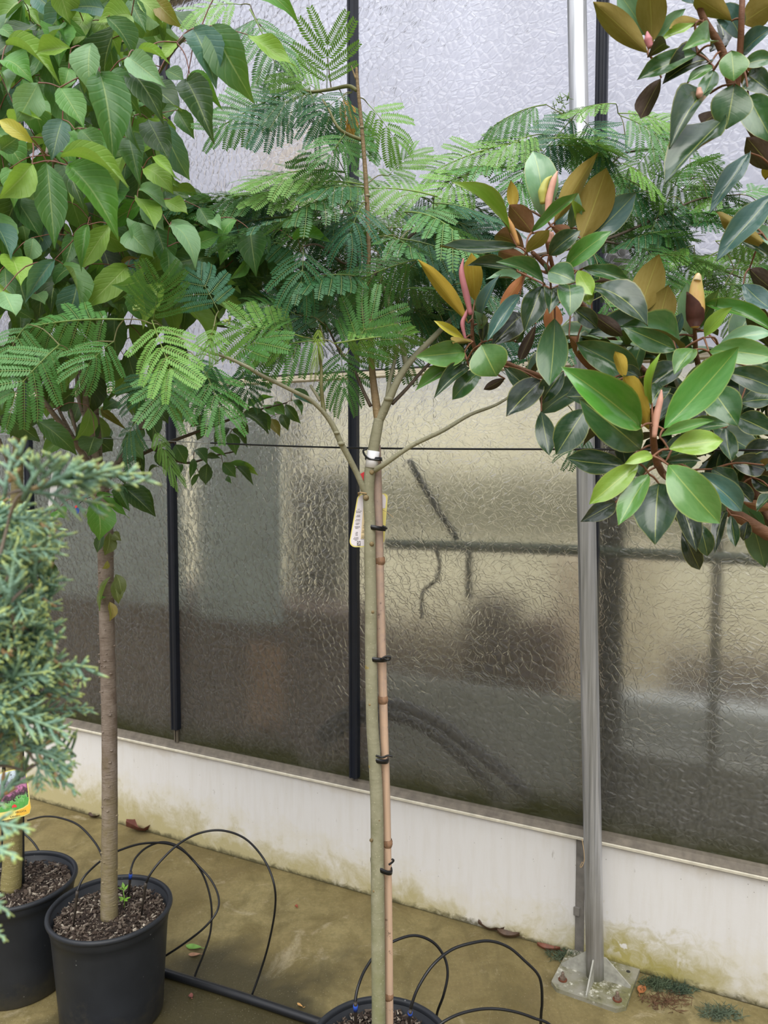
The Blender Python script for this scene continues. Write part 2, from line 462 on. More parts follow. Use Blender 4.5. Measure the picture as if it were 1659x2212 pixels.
ibox('grey_trough', 'long pale grey trough behind the pane right of the pole', 'trough', 1340, 1505, 1900, 1640, 0.5, 0.12, 'c2c6c4', 0.5, z0=0.0)
ibox('steel_cabinet', 'blue grey steel sheet behind the second pane from left', 'cabinet', 420, 900, 604, 1352, 0.22, 0.02, 'c3d2cf', 0.45)
ibox('steel_sheet', 'blue grey steel sheet behind the pane by the conifer', 'sheet', -120, 900, 396, 1312, 0.22, 0.02, 'bccacb', 0.45)
ibox('brown_crate', 'dark brown crate beneath the blue grey sheet behind the left panes', 'crate', -100, 1330, 392, 1600, 0.34, 0.3, '6e5a4e', 0.8, z0=0.0, z1=0.93)
ibox('brown_crate', 'dark brown crate low behind the pane left of the silk tree', 'crate', 400, 1370, 740, 1600, 0.34, 0.3, '6a584c', 0.8, z0=0.0, z1=0.90)
ibox('cardboard_sheet', 'upright tan cardboard strip leaning on the brown crate behind glass', 'cardboard', 535, 1385, 612, 1620, 0.30, 0.012, 'b58f6e', 0.85, z0=0.40)
ibox('inner_post', 'dark upright post inside the pane left of the black bar', 'post', 618, 930, 650, 1300, 0.7, 0.05, '4d4b3d', 0.6, z0=0.0, z1=2.2)
ibox('inner_post', 'dark upright post inside the glass just right of the aluminium pole', 'post', 1292, 1100, 1336, 1700, 0.22, 0.05, '33352b', 0.6, z0=0.0, z1=2.4)
ibox('inner_post', 'thin grey upright inside the pane near the right edge', 'post', 1538, 1180, 1556, 1400, 0.24, 0.03, '5f5f55', 0.6, z0=0.55, z1=1.32)
ibox('dark_sack', 'dark brown sack behind the glass below the rail bracket', 'sack', 1000, 1295, 1095, 1440, 0.9, 0.25, '4a3c34', 0.85, z0=0.0, bev=.03)
ibox('brown_sack', 'brown sack behind the glass left of the aluminium pole', 'sack', 1110, 1345, 1195, 1440, 0.55, 0.22, '6b5546', 0.85, z0=0.0, bev=.03)
ibox('cream_carton', 'pale cream carton behind the glass just left of the aluminium pole', 'carton', 1195, 1200, 1262, 1375, 1.1, 0.25, 'f2dcc0', 0.7, z0=0.0)
ibox('cream_carton', 'pale cream carton behind the glass just right of the dark post', 'carton', 1342, 1185, 1420, 1345, 1.2, 0.25, 'fbe8c6', 0.7, z0=0.0)
ibox('dark_sheet', 'dark grey sheet behind the glass left of the black middle bar', 'sheet', 655, 1020, 750, 1155, 0.8, 0.02, '5b5b50', 0.8, z0=0.0)
hose('heating_rail', 'dark green heating rail running inside the right hand panes', [(835, 1176, .14), (1250, 1190, .14), (1900, 1225, .14)], .14, 0.017, '4a5a45', 'pipe')
hose('rail_bracket', 'short grey upright bracket beneath the green rail behind the glass', [(1013, 1185, .14), (1013, 1290, .14)], .14, 0.013, '5e6055', 'bracket')
hose('straight_hose', 'straight dark hose end slanting down to the rail behind glass', [(884, 993, .07), (930, 1075, .07), (988, 1166, .09)], .07, 0.0105, '2b3029')
hose('looped_hose', 'thin dark looped hose hanging below the rail behind glass', [(938, 1178, .08), (949, 1212, .08), (944, 1250, .08), (915, 1276, .08), (911, 1305, .08), (912, 1335, .08)], .08, 0.0065, '2b3029')
hose('arched_hose', 'outer thick black hose arching down behind the pane', [(690, 1590, .05), (760, 1533, .05), (850, 1521, .05), (935, 1553, .05), (1010, 1606, .05), (1090, 1672, .05), (1170, 1745, .05)], .05, 0.021)
hose('arched_hose', 'inner thick black hose arching beneath the other behind the pane', [(700, 1610, .075), (770, 1557, .075), (850, 1547, .075), (925, 1578, .075), (990, 1630, .075), (1050, 1692, .075), (1090, 1745, .075)], .075, 0.018)
# a pale screen on two thin legs higher up
scr = empty('shade_screen', WM @ Vector((-.2, -1.2, 0)), 'beige screen on legs behind the upper pane left of the silk tree leader', 'screen')
a = wl(560, 260, -1.2); b = wl(715, 470, -1.2)
bm = bmesh.new(); box(bm, a.x, b.x, -1.215, -1.2, b.z, a.z); link('cloth', mesh(bm, 'cloth', plain('screen_cloth', 'e2d2bc', .8), False), WM, scr)
for sx in (a.x + .02, b.x - .02):
    bm = bmesh.new(); box(bm, sx - .008, sx + .008, -1.235, -1.215, 0, a.z); link('leg', mesh(bm, 'leg', M['greypost'], False), WM, scr)

# ------------------------------------------------------------------ aluminium pole with base plate
pc = gr(1286, 2118); pc.z = 0
POLE = pc
ang = math.atan2(ES.y, ES.x)
RZ = Matrix.Translation(pc) @ Matrix.Rotation(ang - R(3), 4, 'Z')
pole = empty('support_pole', pc, 'round aluminium pole bolted to the concrete in front of the glass', 'pole')
def mat_pole():
    m = MT('brushed_aluminium'); c = m.coord()
    st = m.noise(m.mapping(c, (60, 60, 1.2)), 1.5, 4, 0.6); sp_ = m.noise(m.mapping(c, (8, 8, 2)), 4, 5)
    z = sepz(m, c)
    col = m.mix(m.rng(st, 0.35, 0.7), lin('9a9c9d'), lin('d2d3d6'))
    col = m.mix(m.rng(m.math('ADD', z, m.rng(sp_, 0.3, 0.7, -0.12, 0.12)), 0.42, 0.1, 0, 0.45), col, lin('80796c'))
    col = m.mix(m.rng(m.math('ADD', z, m.rng(sp_, 0.3, 0.7, -0.02, 0.02)), 0.07, 0.02, 0, 0.7), col, lin('5d5c3e'))
    return m.done(m.bsdf(col, m.rng(st, 0.3, 0.7, 0.35, 0.5), None, Metallic=0.6))
M['pole'] = mat_pole()
def mat_plate():
    m = MT('lichen_metal_plate'); c = m.coord()
    n1 = m.noise(c, 45, 6, 0.7); n2 = m.noise(c, 14, 5, 0.6)
    col = m.mix(m.rng(n2, 0.4, 0.65), lin('8d8a7c'), lin('6f6d47'))
    col = m.mix(m.rng(n1, 0.55, 0.66), col, lin('cfcdbf'))
    col = m.mix(m.rng(m.noise(c, 30, 5), 0.6, 0.72), col, lin('55523a'))
    return m.done(m.bsdf(col, 0.75, m.bump(n1, 0.4, 0.003)))
M['plate'] = mat_plate()
M['gusset'] = plain('galvanised_gusset', 'a09f94', .55, .25, 45)
bm = bmesh.new()
prof = [(0.0255, 0.012), (0.0255, 3.3), (0.0, 3.3)]
n = 36
for z0 in (0,):
    rings = []
    for z in (0.012, 0.5, 1.2, 2.2, 3.3):
        rings.append([bm.verts.new((math.cos(2*PI*k/n) * (0.0255 - (0.0016 if k % 9 == 4 else 0)), math.sin(2*PI*k/n) * (0.0255 - (0.0016 if k % 9 == 4 else 0)), z)) for k in range(n)])
    for a, b in zip(rings, rings[1:]):
        for k in range(n): bm.faces.new((a[k], a[(k+1) % n], b[(k+1) % n], b[k]))
    bm.faces.new(rings[-1])
lean = at(1246, 0, pc.y); lean = (lean - pc) / lean.z; lean.y = 0
for v in bm.verts: v.co += (RZ.to_3x3().inverted() @ lean) * v.co.z * 1.0 - Vector((0, 0, v.co.z * lean.z))
link('shaft', mesh(bm, 'shaft', M['pole']), RZ, pole)
bm = bmesh.new()
h = 0.105; cc_ = 0.022
pl = [(-h+cc_, -h), (h-cc_, -h), (h, -h+cc_), (h, h), (-h, h), (-h, -h+cc_)]
lo = [bm.verts.new((x, y, 0.0)) for x, y in pl]; hi = [bm.verts.new((x, y, 0.012)) for x, y in pl]
bm.faces.new(hi); bm.faces.new(lo[::-1])
for k in range(len(pl)): bm.faces.new((lo[k], lo[(k+1) % len(pl)], hi[(k+1) % len(pl)], hi[k]))
base = link('base_plate', mesh(bm, 'base_plate', M['plate'], False), RZ, pole)
for a in (180, -90, 0):
    ca, sa = math.cos(R(a)), math.sin(R(a))
    bm = bmesh.new()
    tri = [(0.022, 0.012), (0.1, 0.012), (0.1, 0.018), (0.030, 0.078), (0.022, 0.078)]
    f = []
    for sgn in (-1, 1):
        f.append([bm.verts.new((ca * r - sa * sgn * 0.002, sa * r + ca * sgn * 0.002, z)) for r, z in tri])
    bm.faces.new(f[0][::-1]); bm.faces.new(f[1])
    for k in range(5): bm.faces.new((f[0][k], f[0][(k+1) % 5], f[1][(k+1) % 5], f[1][k]))
    link('gusset', mesh(bm, 'gusset', M['gusset'], False), RZ, pole)
for x, y in ((-0.078, -0.062), (0.078, -0.068), (0.078, 0.07)):
    bm = bmesh.new()
    if y < 0:
        lathe(bm, [(0, 0.012), (0.0125, 0.012), (0.0125, 0.015), (0.0, 0.015)], 20, x, y)
        lathe(bm, [(0.009, 0.015), (0.009, 0.022), (0.0, 0.022)], 6, x, y)
        lathe(bm, [(0.0045, 0.022), (0.0045, 0.034), (0.003, 0.036), (0, 0.036)], 12, x, y)
        o = link('anchor_bolt', mesh(bm, 'anchor_bolt', [M['bolt'], M['rust']], False), RZ, pole)
        for p in o.data.polygons:
            if p.center.z < 0.0185: p.material_index = 1
    else:
        lathe(bm, [(0, 0.0125), (0.006, 0.0125), (0.006, 0.0118)], 16, x, y)
        link('bolt_hole', mesh(bm, 'bolt_hole', M['gasket'], False), RZ, pole)
bm = bmesh.new()
q = [at(px, py, pc.y - 0.045 + dy) for px, py, dy in ((1257, 1812, .03), (1261, 1835, .02), (1262, 1858, .02), (1257, 1872, .02), (1253, 1872, .025), (1258, 1862, .02))]
tube(bm, spline(q, 6), 0.0011, 5)
tag(link('twine', mesh(bm, 'twine', M['twine'])), 'loose strand of tan twine hanging beside the aluminium pole', 'twine')

# ------------------------------------------------------------------ pots
def mat_pot():
    m = MT('black_pot_plastic'); c = m.coord()
    n1 = m.noise(c, 5, 5, 0.65); z = sepz(m, c)
    col = m.mix(m.rng(n1, 0.35, 0.7), lin('1f2226'), lin('2b2e33'))
    dirt = m.rng(m.math('ADD', z, m.rng(m.noise(c, 9, 6, 0.7), 0.3, 0.7, -0.08, 0.08)), 0.09, 0.0, 0, 0.6)
    col = m.mix(dirt, col, lin('4f4a3c'))
    col = m.mix(m.rng(m.voro(c, 30), 0.03, 0.06, 0.6, 0), col, lin('8d8d8a'))
    return m.done(m.bsdf(col, 0.48, m.bump(m.noise(c, 60, 4), 0.06, 0.003), Specular_IOR_Level=0.4))
M['pot'] = mat_pot()
def mat_chips():
    m = MT('bark_chips'); g = m.n('ShaderNodeNewGeometry'); c = m.coord()
    col = m.ramp(g.outputs['Random Per Island'], ((0, lin('241b15')), (0.35, lin('3d3027')), (0.62, lin('574a3e')), (0.82, lin('776b5e')), (0.94, lin('9f9484')), (1.0, lin('c2b7a4'))))
    n1 = m.noise(c, 160, 3)
    col = m.mix(m.rng(n1, 0.35, 0.7, 0, 0.5), col, lin('33261d'))
    return m.done(m.bsdf(col, 0.85))
M['chips'] = mat_chips()
M['soil'] = plain('dark_soil', '2a2019', 0.95, 0.3, 60, 0.5, 90)
def chip(bm, p, L, W, H, rz, rx, ry):
    mt = Matrix.Translation(p) @ Matrix.Rotation(rz, 4, 'Z') @ Matrix.Rotation(rx, 4, 'X') @ Matrix.Rotation(ry, 4, 'Y')
    a = random.uniform(.5, 1); b = random.uniform(.4, 1)
    vs = [bm.verts.new(mt @ Vector(c)) for c in ((-L/2, -W/2*a, -H/2), (L/2, -W/2*b, -H/2), (L/2*.8, W/2, -H/2), (-L/2*.9, W/2*a, -H/2), (-L/2*.9, -W/2*a, H/2), (L/2*.9, -W/2*b, H/2), (L/2*.7, W/2*.9, H/2), (-L/2*.8, W/2*a*.9, H/2))]
    for f in ((3,2,1,0),(4,5,6,7),(0,1,5,4),(1,2,6,5),(2,3,7,6),(3,0,4,7)): bm.faces.new([vs[i] for i in f])
def make_pot(label, c, D, H, fill, nch, tilt=(0, 0)):
    e = empty('plant_pot', c, label, 'pot')
    mw = Matrix.Translation(c) @ Matrix.Rotation(tilt[0], 4, 'X') @ Matrix.Rotation(tilt[1], 4, 'Y')
    r = D / 2
    bm = bmesh.new()
    lathe(bm, [(0, 0.0), (r*.80, 0.0), (r*.83, 0.006), (r*.86, H*.3), (r*.925, H*.8), (r*.945, H-.036), (r*.955, H-.034), (r*.958, H-.012), (r*.95, H-.01), (r*.93, H-.012), (r*.88, H*.5), (r*.86, fill-.03)], 64)
    link('pot_body', mesh(bm, 'pot_body', M['pot']), mw, e)
    bm = bmesh.new()
    prof = [(r*.952 + 0.0, H-.013)] + [(r*.972 + 0.0065*math.cos(t), H-.0065 + 0.0075*math.sin(t)) for t in [PI*(-0.6 + 1.5*k/8) for k in range(9)]]
    lathe(bm, prof + [(r*.935, H-.012)], 64)
    link('rim', mesh(bm, 'rim', M['pot']), mw, e)
    bm = bmesh.new()
    lathe(bm, [(0, fill - .004), (r*.5, fill - .006), (r*.895, fill - .012)], 40)
    link('soil', mesh(bm, 'soil', M['soil']), mw, e)
    bm = bmesh.new()
    for i in range(nch):
        rr = r * .885 * math.sqrt(random.random()); a = random.uniform(0, 2*PI)
        s = random.choice((.005, .006, .007, .008, .009, .011, .013, .018)) * random.uniform(.7, 1.2)
        chip(bm, Vector((rr*math.cos(a), rr*math.sin(a), fill - .008 + random.uniform(-.003, .009) + (.006 if rr > r*.75 else 0))), s, s*random.uniform(.25, .55), s*random.uniform(.12, .3), random.uniform(0, 6.28), random.gauss(0, .5), random.gauss(0, .5))
    for v in bm.verts:                                       # nothing pokes through the wall of the pot
        q = math.hypot(v.co.x, v.co.y)
        if q > r*.90: v.co.x *= r*.90/q; v.co.y *= r*.90/q
    link('bark_mulch', mesh(bm, 'bark_mulch', M['chips'], False), mw, e)['kind'] = 'stuff'
    return e
P2 = Vector((-0.745, 2.02, 0)); P2D, P2H = 0.325, 0.30
P1 = Vector((-1.060, 2.15, 0))
P3 = Vector((-0.008, 1.515, 0))
make_pot('black plastic pot with bark mulch and tiny green seedling at the cherry trunk', P2, P2D, P2H, 0.272, 3000)
make_pot('black plastic pot at left edge holding the mossy trunk', P1, 0.325, 0.305, 0.278, 2600)
make_pot('black plastic pot cut off by the bottom edge under the silk tree', P3, 0.305, 0.30, 0.275, 2200)
# seedling in the cherry pot
M['seedling'] = plain('seedling_green', '7fb23c', 0.5, 0.15)
sc_ = gr(268, 1958, 0.275)
sd = empty('seedling', sc_, 'tiny bright green seedling in the mulch beside the cherry trunk', 'seedling')
bm = bmesh.new(); tube(bm, [sc_ + Vector((0, 0, -0.004)), sc_ + Vector((.002, 0, .02)), sc_ + Vector((-.002, 0, .05))], .0012, 5)
link('stem', mesh(bm, 'stem', M['seedling']), None, sd)
for k, (a, z, e) in enumerate(((20, .02, .2), (160, .022, .1), (250, .024, .0), (320, .02, .1), (60, .045, .6), (200, .048, .6), (120, .05, 1.0))):
    d = Vector((math.cos(R(a)), math.sin(R(a)), e)).normalized(); L = .019
    sv = d.cross(Vector((0, 0, 1))).normalized() * .005
    p0 = sc_ + Vector((0, 0, z))
    bm = bmesh.new()
    vs = [bm.verts.new(x) for x in (p0, p0 + d*L*.45 + sv, p0 + d*L, p0 + d*L*.45 - sv, p0 + d*L*.5 - Vector((0, 0, .002)))]
    for f in ((0, 1, 4), (1, 2, 4), (2, 3, 4), (3, 0, 4)): bm.faces.new([vs[i] for i in f])
    link('leaf', mesh(bm, 'leaf', M['seedling']), None, sd)

# ------------------------------------------------------------------ irrigation
def drip(label, pts, stake=None, r=0.0031, collar=None):
    """pts: (px, py, Y); stake: end point on the mulch"""
    e = empty('drip_tube', at(*pts[0]), label, 'tube')
    bm = bmesh.new(); tube(bm, spline([at(*p) for p in pts], 10), r, 8)
    link('hose', mesh(bm, 'hose', M['black_rubber']), None, e)
    if stake:
        a = at(*pts[0]); b = Vector(stake)
        bm = bmesh.new(); tube(bm, [a + (a - b).normalized()*.012, a, a.lerp(b, .5), b], [.0042, .0042, .0034, .0022], 8)
        link('drip_stake', mesh(bm, 'drip_stake', plain('stake_plastic', '3b342c', .5)), None, e)
        if collar:
            bm = bmesh.new(); tube(bm, [a + (a - b).normalized()*.006, a + (b - a).normalized()*.014], .0050, 8)
            link('collar', mesh(bm, 'collar', M['blue']), None, e)['label'] = 'blue collar'
    return e
drip('thin black tube arching from behind the conifer to behind cherry trunk', [(60, 1772, 2.50), (95, 1764, 2.44), (130, 1767, 2.38), (170, 1783, 2.32), (205, 1820, 2.26), (222, 1855, 2.2), (232, 1905, 2.15), (240, 1960, 2.12)])
drip('thin black tube dropping behind the leftmost pot rim', [(30, 1790, 2.45), (52, 1801, 2.42), (75, 1824, 2.40), (93, 1856, 2.38), (110, 1892, 2.37), (120, 1930, 2.36)])
drip('thin black tube from left stake arching behind the cherry trunk', [(166, 1934, 1.97), (170, 1916, 1.98), (185, 1890, 2.0), (220, 1858, 2.05), (258, 1837, 2.1), (310, 1822, 2.15), (368, 1824, 2.2), (410, 1850, 2.22), (440, 1893, 2.22), (456, 1950, 2.2), (455, 2010, 2.18), (440, 2060, 2.16), (424, 2100, 2.15), (418, 2120, 2.14)], gr(159, 2000, .27))
drip('thin black tube with blue collar looping right from the cherry pot', [(282, 1890, 2.08), (284, 1874, 2.09), (294, 1852, 2.12), (318, 1830, 2.16), (352, 1819, 2.2), (388, 1830, 2.22), (420, 1862, 2.22), (455, 1900, 2.2), (472, 1938, 2.16), (468, 1970, 2.12), (440, 2005, 2.1), (395, 2040, 2.1), (352, 2068, 2.1), (325, 2085, 2.1)], gr(277, 1938, .27), collar=True)
drip('tallest black tube arch from the cherry pot down to the pipe', [(314, 1915, 2.0), (322, 1893, 2.0), (345, 1862, 2.02), (385, 1824, 2.06), (430, 1800, 2.1), (480, 1794, 2.12), (530, 1812, 2.13), (570, 1856, 2.12), (592, 1910, 2.08), (594, 1965, 2.08), (580, 2040, 2.09), (562, 2100, 2.09), (544, 2150, 2.075)], gr(305, 1978, .27))
drip('thin black tube looping behind the silk tree trunk from its pot', [(768, 2174, 1.53), (768, 2158, 1.535), (774, 2130, 1.55), (790, 2092, 1.58), (820, 2052, 1.61), (858, 2030, 1.63), (898, 2021, 1.65), (936, 2036, 1.66), (960, 2068, 1.66), (967, 2105, 1.65), (958, 2150, 1.64), (944, 2190, 1.65), (945, 2225, 1.68), (955, 2330, 1.74)], gr(768, 2240, .27), collar=True)
drip('thick black tube arching right from silk tree pot to the floor', [(886, 2188, 1.49), (890, 2168, 1.49), (905, 2130, 1.5), (935, 2085, 1.52), (975, 2052, 1.55), (1020, 2037, 1.57), (1060, 2033, 1.59), (1100, 2047, 1.6), (1135, 2077, 1.6), (1160, 2102, 1.6), (1169, 2125, 1.6), (1171, 2165, 1.6), (1168, 2215, 1.61), (1165, 2400, 1.66)], gr(882, 2230, .27), collar=True)
drip('low black tube at the bottom edge right of the silk tree pot', [(930, 2230, 1.5), (960, 2206, 1.51), (1000, 2188, 1.53), (1050, 2179, 1.55), (1100, 2183, 1.56), (1150, 2198, 1.57), (1195, 2222, 1.58), (1215, 2300, 1.6), (1225, 2400, 1.63)])
bm = bmesh.new()
a = gr(330, 2085, .012); b = gr(355, 2100, .012); c = gr(520, 2152, .012); d = gr(700, 2212, .012)
tube(bm, spline([a, b, c, d, d + (d - c) * .5], 6), 0.012, 14)
tag(link('supply_pipe', mesh(bm, 'supply_pipe', M['black_plastic'])), 'thick black supply pipe on the floor between the two pots', 'pipe')

# ------------------------------------------------------------------ wire along the row
ya, yb, yc = 2.35, 1.58, 1.33
w0 = at(-60, 936, 2.45); w1 = at(455, 957, 1.86); w2 = at(786, 968, 1.565); w3 = at(1330, 971, 1.33)
bm = bmesh.new(); tube(bm, spline([w0, at(200, 946, 2.12), w1], 6), .0011, 6)
tag(link('support_wire', mesh(bm, 'support_wire', M['steel_wire'])), 'thin pale wire stretched behind the cherry branches', 'wire')
bm = bmesh.new(); tube(bm, spline([w1, at(600, 963, 1.72), w2, at(1000, 970, 1.46), w3, at(1700, 973, 1.2)], 6), .0020, 7)
tag(link('black_cord', mesh(bm, 'black_cord', M['black_rubber'])), 'black cord stretched level behind the silk tree to the magnolia', 'cord')

# ------------------------------------------------------------------ bamboo stake and ties on the silk tree
TP = lambda px, py, dy=0.0: at(px, py, 1.515 + dy)
bp = [(842, 2300), (841, 2200), (840, 2050), (838, 1900), (834, 1700), (829, 1560), (825, 1430), (821, 1300), (818, 1180), (815, 1060), (813, 985), (812, 962)]
BP = [TP(x, y, .018) for x, y in bp]
BP[0].z = 0.26
def mat_bamboo():
    m = MT('aged_bamboo'); c = m.coord(); z = sepz(m, c)
    n1 = m.noise(m.mapping(c, (60, 60, 3)), 2, 4); n2 = m.noise(c, 60, 5, 0.7)
    col = m.mix(m.rng(n1, 0.35, 0.7), lin('d0b094'), lin('b59c86'))
    col = m.mix(m.rng(m.math('ADD', z, m.rng(n2, .3, .7, -.2, .2)), 0.9, 1.5, 0, .8), col, lin('a08e86'))
    col = m.mix(m.rng(n2, 0.62, 0.7, 0, .75), col, lin('4a3a30'))
    return m.done(m.bsdf(col, 0.5, m.bump(n1, .15, .002)))
M['bamboo'] = mat_bamboo()
stk = empty('bamboo_stake', BP[0], 'pale bamboo stake tied along the right side of the silk trunk', 'stake')
bm = bmesh.new()
pts = spline(BP, 5)
tube(bm, pts, [.0088, .0088, .0085, .0083, .0085, .0092, .0098, .0100, .0100, .0098, .0098], 12)
link('cane', mesh(bm, 'cane', M['bamboo']), None, stk)
M['bamboo_node'] = plain('bamboo_node', '8a6a50', .6, .4, 120)
for px, py, r in ((837.5, 1822, .0100), (827, 1512, .0108), (820, 1212, .0114), (840, 2152, .0098)):
    p = TP(px, py, .018)
    bm = bmesh.new(); lathe(bm, [(r*.86, -.007), (r*.98, -.003), (r*1.03, 0), (r*.98, .002), (r*1.0, .005), (r*.86, .009)], 14)
    link('node_ring', mesh(bm, 'node_ring', M['bamboo_node']), Matrix.Translation(p), stk)
def tie(label, px, py, wd, ht, slant, tail, cx2=0):
    a = TP(px, py, 0); ppm = FPX / 1.52
    e = empty('plant_tie', a, label, 'tie', )
    wx = wd / ppm / 2; h = ht / ppm
    n = 28; bm = bmesh.new(); rg = []
    for k in range(n):
        t = 2*PI*k/n
        x = math.cos(t) * wx; y = math.sin(t) * .019 + .008
        z = -slant / ppm * math.cos(t) * .5
        o = Vector((x, y, z)); nrm = Vector((math.cos(t), math.sin(t), 0)) * .0014
        rg.append([bm.verts.new(a + o + nrm + Vector((0, 0, h/2))), bm.verts.new(a + o + nrm*1.3), bm.verts.new(a + o + nrm - Vector((0, 0, h/2))), bm.verts.new(a + o - nrm - Vector((0, 0, h/2))), bm.verts.new(a + o - nrm + Vector((0, 0, h/2)))])
    for k in range(n):
        p, q = rg[k], rg[(k+1) % n]
        for j in range(5): bm.faces.new((p[j], q[j], q[(j+1) % 5], p[(j+1) % 5]))
    link('band', mesh(bm, 'band', M['black_rubber']), None, e)
    if tail:
        bm = bmesh.new(); tube(bm, spline([TP(x, y, -.012) for x, y in tail], 6), .0021, 7)
        link('tail', mesh(bm, 'tail', M['black_rubber']), None, e)
    return e
tie('black tie over the white tape at the silk tree fork, topmost of its ties', 807, 991, 34, 8, 2, [(822, 993), (800, 992), (788, 983), (785, 973), (793, 970)])
tie('black tie round trunk and bamboo beside the white plant labels', 810, 1139, 44, 10, 8, [(826, 1136), (832, 1139), (836, 1143)])
tie('black tie round trunk and bamboo above the pale ring scar, glass behind', 812, 1422, 46, 10, 6, [(824, 1424), (834, 1418), (843, 1420), (838, 1426), (826, 1420)])
tie('black tie knotted round trunk and bamboo just above the sill line', 817, 1639, 44, 10, 12, [(812, 1632), (826, 1636), (838, 1632), (848, 1634)])
tie('lowest black tie slanting round trunk and bamboo by the white wall', 824, 1874, 46, 10, 26, [(840, 1868), (848, 1862), (850, 1858), (846, 1856)])
bm = bmesh.new()
p0, p1 = TP(802, 1010, -.001), TP(807, 974, -.001)
tube(bm, [p0, p0.lerp(p1, .5), p1], [.0125, .0123, .0121], 18)
tag(link('white_tape', mesh(bm, 'white_tape', M['white'])), 'white tape band wrapped round the silk trunk below its fork', 'tape')

# ------------------------------------------------------------------ plant labels
def card(name, pts, Yf, th, mats, parent=None):
    """flat tag with an outline given in pixels, standing at depth Yf(px)"""
    bm = bmesh.new()
    f = [bm.verts.new(at(x, y, Yf)) for x, y in pts]; b = [bm.verts.new(at(x, y, Yf) + Vector((0, th, 0))) for x, y in pts]
    bm.faces.new(f); bm.faces.new(b[::-1]); n = len(pts)
    for k in range(n): bm.faces.new((f[k], b[k], b[(k+1) % n], f[(k+1) % n]))
    return link(name, mesh(bm, name, mats, False), None, parent)
def rrect(cx, cy, w0, w1, h, r, lean=0, n=6):
    """rounded tapered tag, w0 at the top, w1 at the bottom, lean shifts the bottom sideways"""
    o = []
    for sx, sy, a0 in ((1, -1, -90), (1, 1, 0), (-1, 1, 90), (-1, -1, 180)):
        wv = (w0 if sy < 0 else w1) / 2
        rr = min(r, wv)
        for k in range(n + 1):
            a = R(a0 + 90 * k / n)
            x = sx * (wv - rr) + rr * math.cos(a); y = sy * (h/2 - rr) + rr * math.sin(a)
            o.append((cx + x + lean * (y / h), cy + y))
    return o
M['tag_yellow'] = plain('tag_yellow', 'f0e489', .4, .04)
M['tag_white'] = plain('tag_white', 'efe9ee', .4, .03)
M['tag_cream'] = plain('tag_cream', 'f2dcae', .4, .03)
M['ink'] = plain('ink', '4a453f', .6, .05)
Yt = 1.532
tg = empty('plant_label', TP(776, 1062, .017), 'long white plant label edged yellow on the left side of silk trunk', 'label')
card('card', rrect(780, 1124, 26, 42, 116, 14, -10), Yt, .0006, M['tag_yellow'], tg)
card('face', rrect(780.5, 1124, 22, 38, 111, 12, -10), Yt - .0004, .0002, M['tag_white'], tg)
card('cream_patch', [(785, 1092), (789, 1092), (789, 1164), (779, 1164), (781, 1140)], Yt - .0007, .0002, M['tag_cream'], tg)
bm = bmesh.new()
def ink(bm, px, py, wd, ht):
    p = [at(x, y, Yt - .0009) for x, y in ((px - wd/2, py - ht/2), (px + wd/2, py - ht/2), (px + wd/2, py + ht/2), (px - wd/2, py + ht/2))]
    bm.faces.new([bm.verts.new(q) for q in p])
rt = random.Random(4)
def line(cx, cy, wd):
    x = cx - wd/2
    while x < cx + wd/2:
        k = rt.uniform(.7, 1.5); ink(bm, x + k/2, cy, k, rt.uniform(.9, 1.5)); x += k + rt.uniform(.25, .7)
for cx, cy, wd in ((774.5, 1100, 4), (774.5, 1104, 12), (774, 1107, 9), (774, 1113, 7), (773.5, 1116, 9), (773.5, 1122, 8), (772.5, 1125, 10), (772, 1130, 8), (771.5, 1133, 6), (771.5, 1138, 10), (770.5, 1141, 5), (770.5, 1150, 4), (770, 1153, 5), (770, 1156, 5), (769.5, 1161, 9), (769, 1164, 11), (769, 1167, 5), (785.5, 1136, 3), (785.5, 1140, 4), (785.5, 1147, 5), (784.5, 1150, 6), (784.5, 1158, 7), (784, 1161, 7), (783.5, 1164, 8)):
    line(cx, cy, wd)
link('print', mesh(bm, 'print', M['ink'], False), None, tg)['kind'] = 'stuff'
bm = bmesh.new()                                     # pot emblem in a frame
for cx, cy, wd, ht in ((775, 1169.5, 7, .9), (775, 1178.5, 7, .9), (771.8, 1174, .9, 9), (778.4, 1174, .9, 9)): ink(bm, cx, cy, wd, ht)
for a in range(0, 300, 30): ink(bm, 775 + 2.1*math.cos(R(a)), 1174.8 + 2.0*math.sin(R(a)), 1.1, 1.1)
for q in range(3): ink(bm, 774.4 + q, 1172.6 - q, 1.0, .9)
link('emblem', mesh(bm, 'emblem', M['ink'], False), None, tg)
bm = bmesh.new(); tube(bm, [TP(775, 1069, .016), TP(774, 1065, .012), TP(780, 1064, -.012), TP(792, 1066, -.012)], .0016, 6)
link('loop', mesh(bm, 'loop', M['twine']), None, tg)
tg = empty('plant_label', TP(828, 1067, .032), 'white and yellow plant label peeping out right of the bamboo stake', 'label')
card('card', rrect(826, 1120, 18, 14, 108, 8, -6), 1.549, .0006, M['tag_yellow'], tg)
card('face', [(822, 1067), (829, 1068), (833, 1074), (834, 1080), (832, 1098), (822, 1098)], 1.5486, .0002, M['tag_white'], tg)
bm = bmesh.new(); tube(bm, spline([at(826, 1101, 1.54), at(838, 1108, 1.53), at(850, 1118, 1.525)], 4), .0006, 5)
link('strand', mesh(bm, 'strand', M['twine']), None, tg)
bm = bmesh.new()
f = [TP(x, y, .02) for x, y in ((774, 1026), (787, 1019), (787, 1040), (784, 1044), (780, 1038))]
v1 = [bm.verts.new(p) for p in f]; v2 = [bm.verts.new(p + Vector((0, .0006, 0))) for p in f]
bm.faces.new(v1); bm.faces.new(v2[::-1])
for k in range(5): bm.faces.new((v1[k], v2[k], v2[(k+1) % 5], v1[(k+1) % 5]))
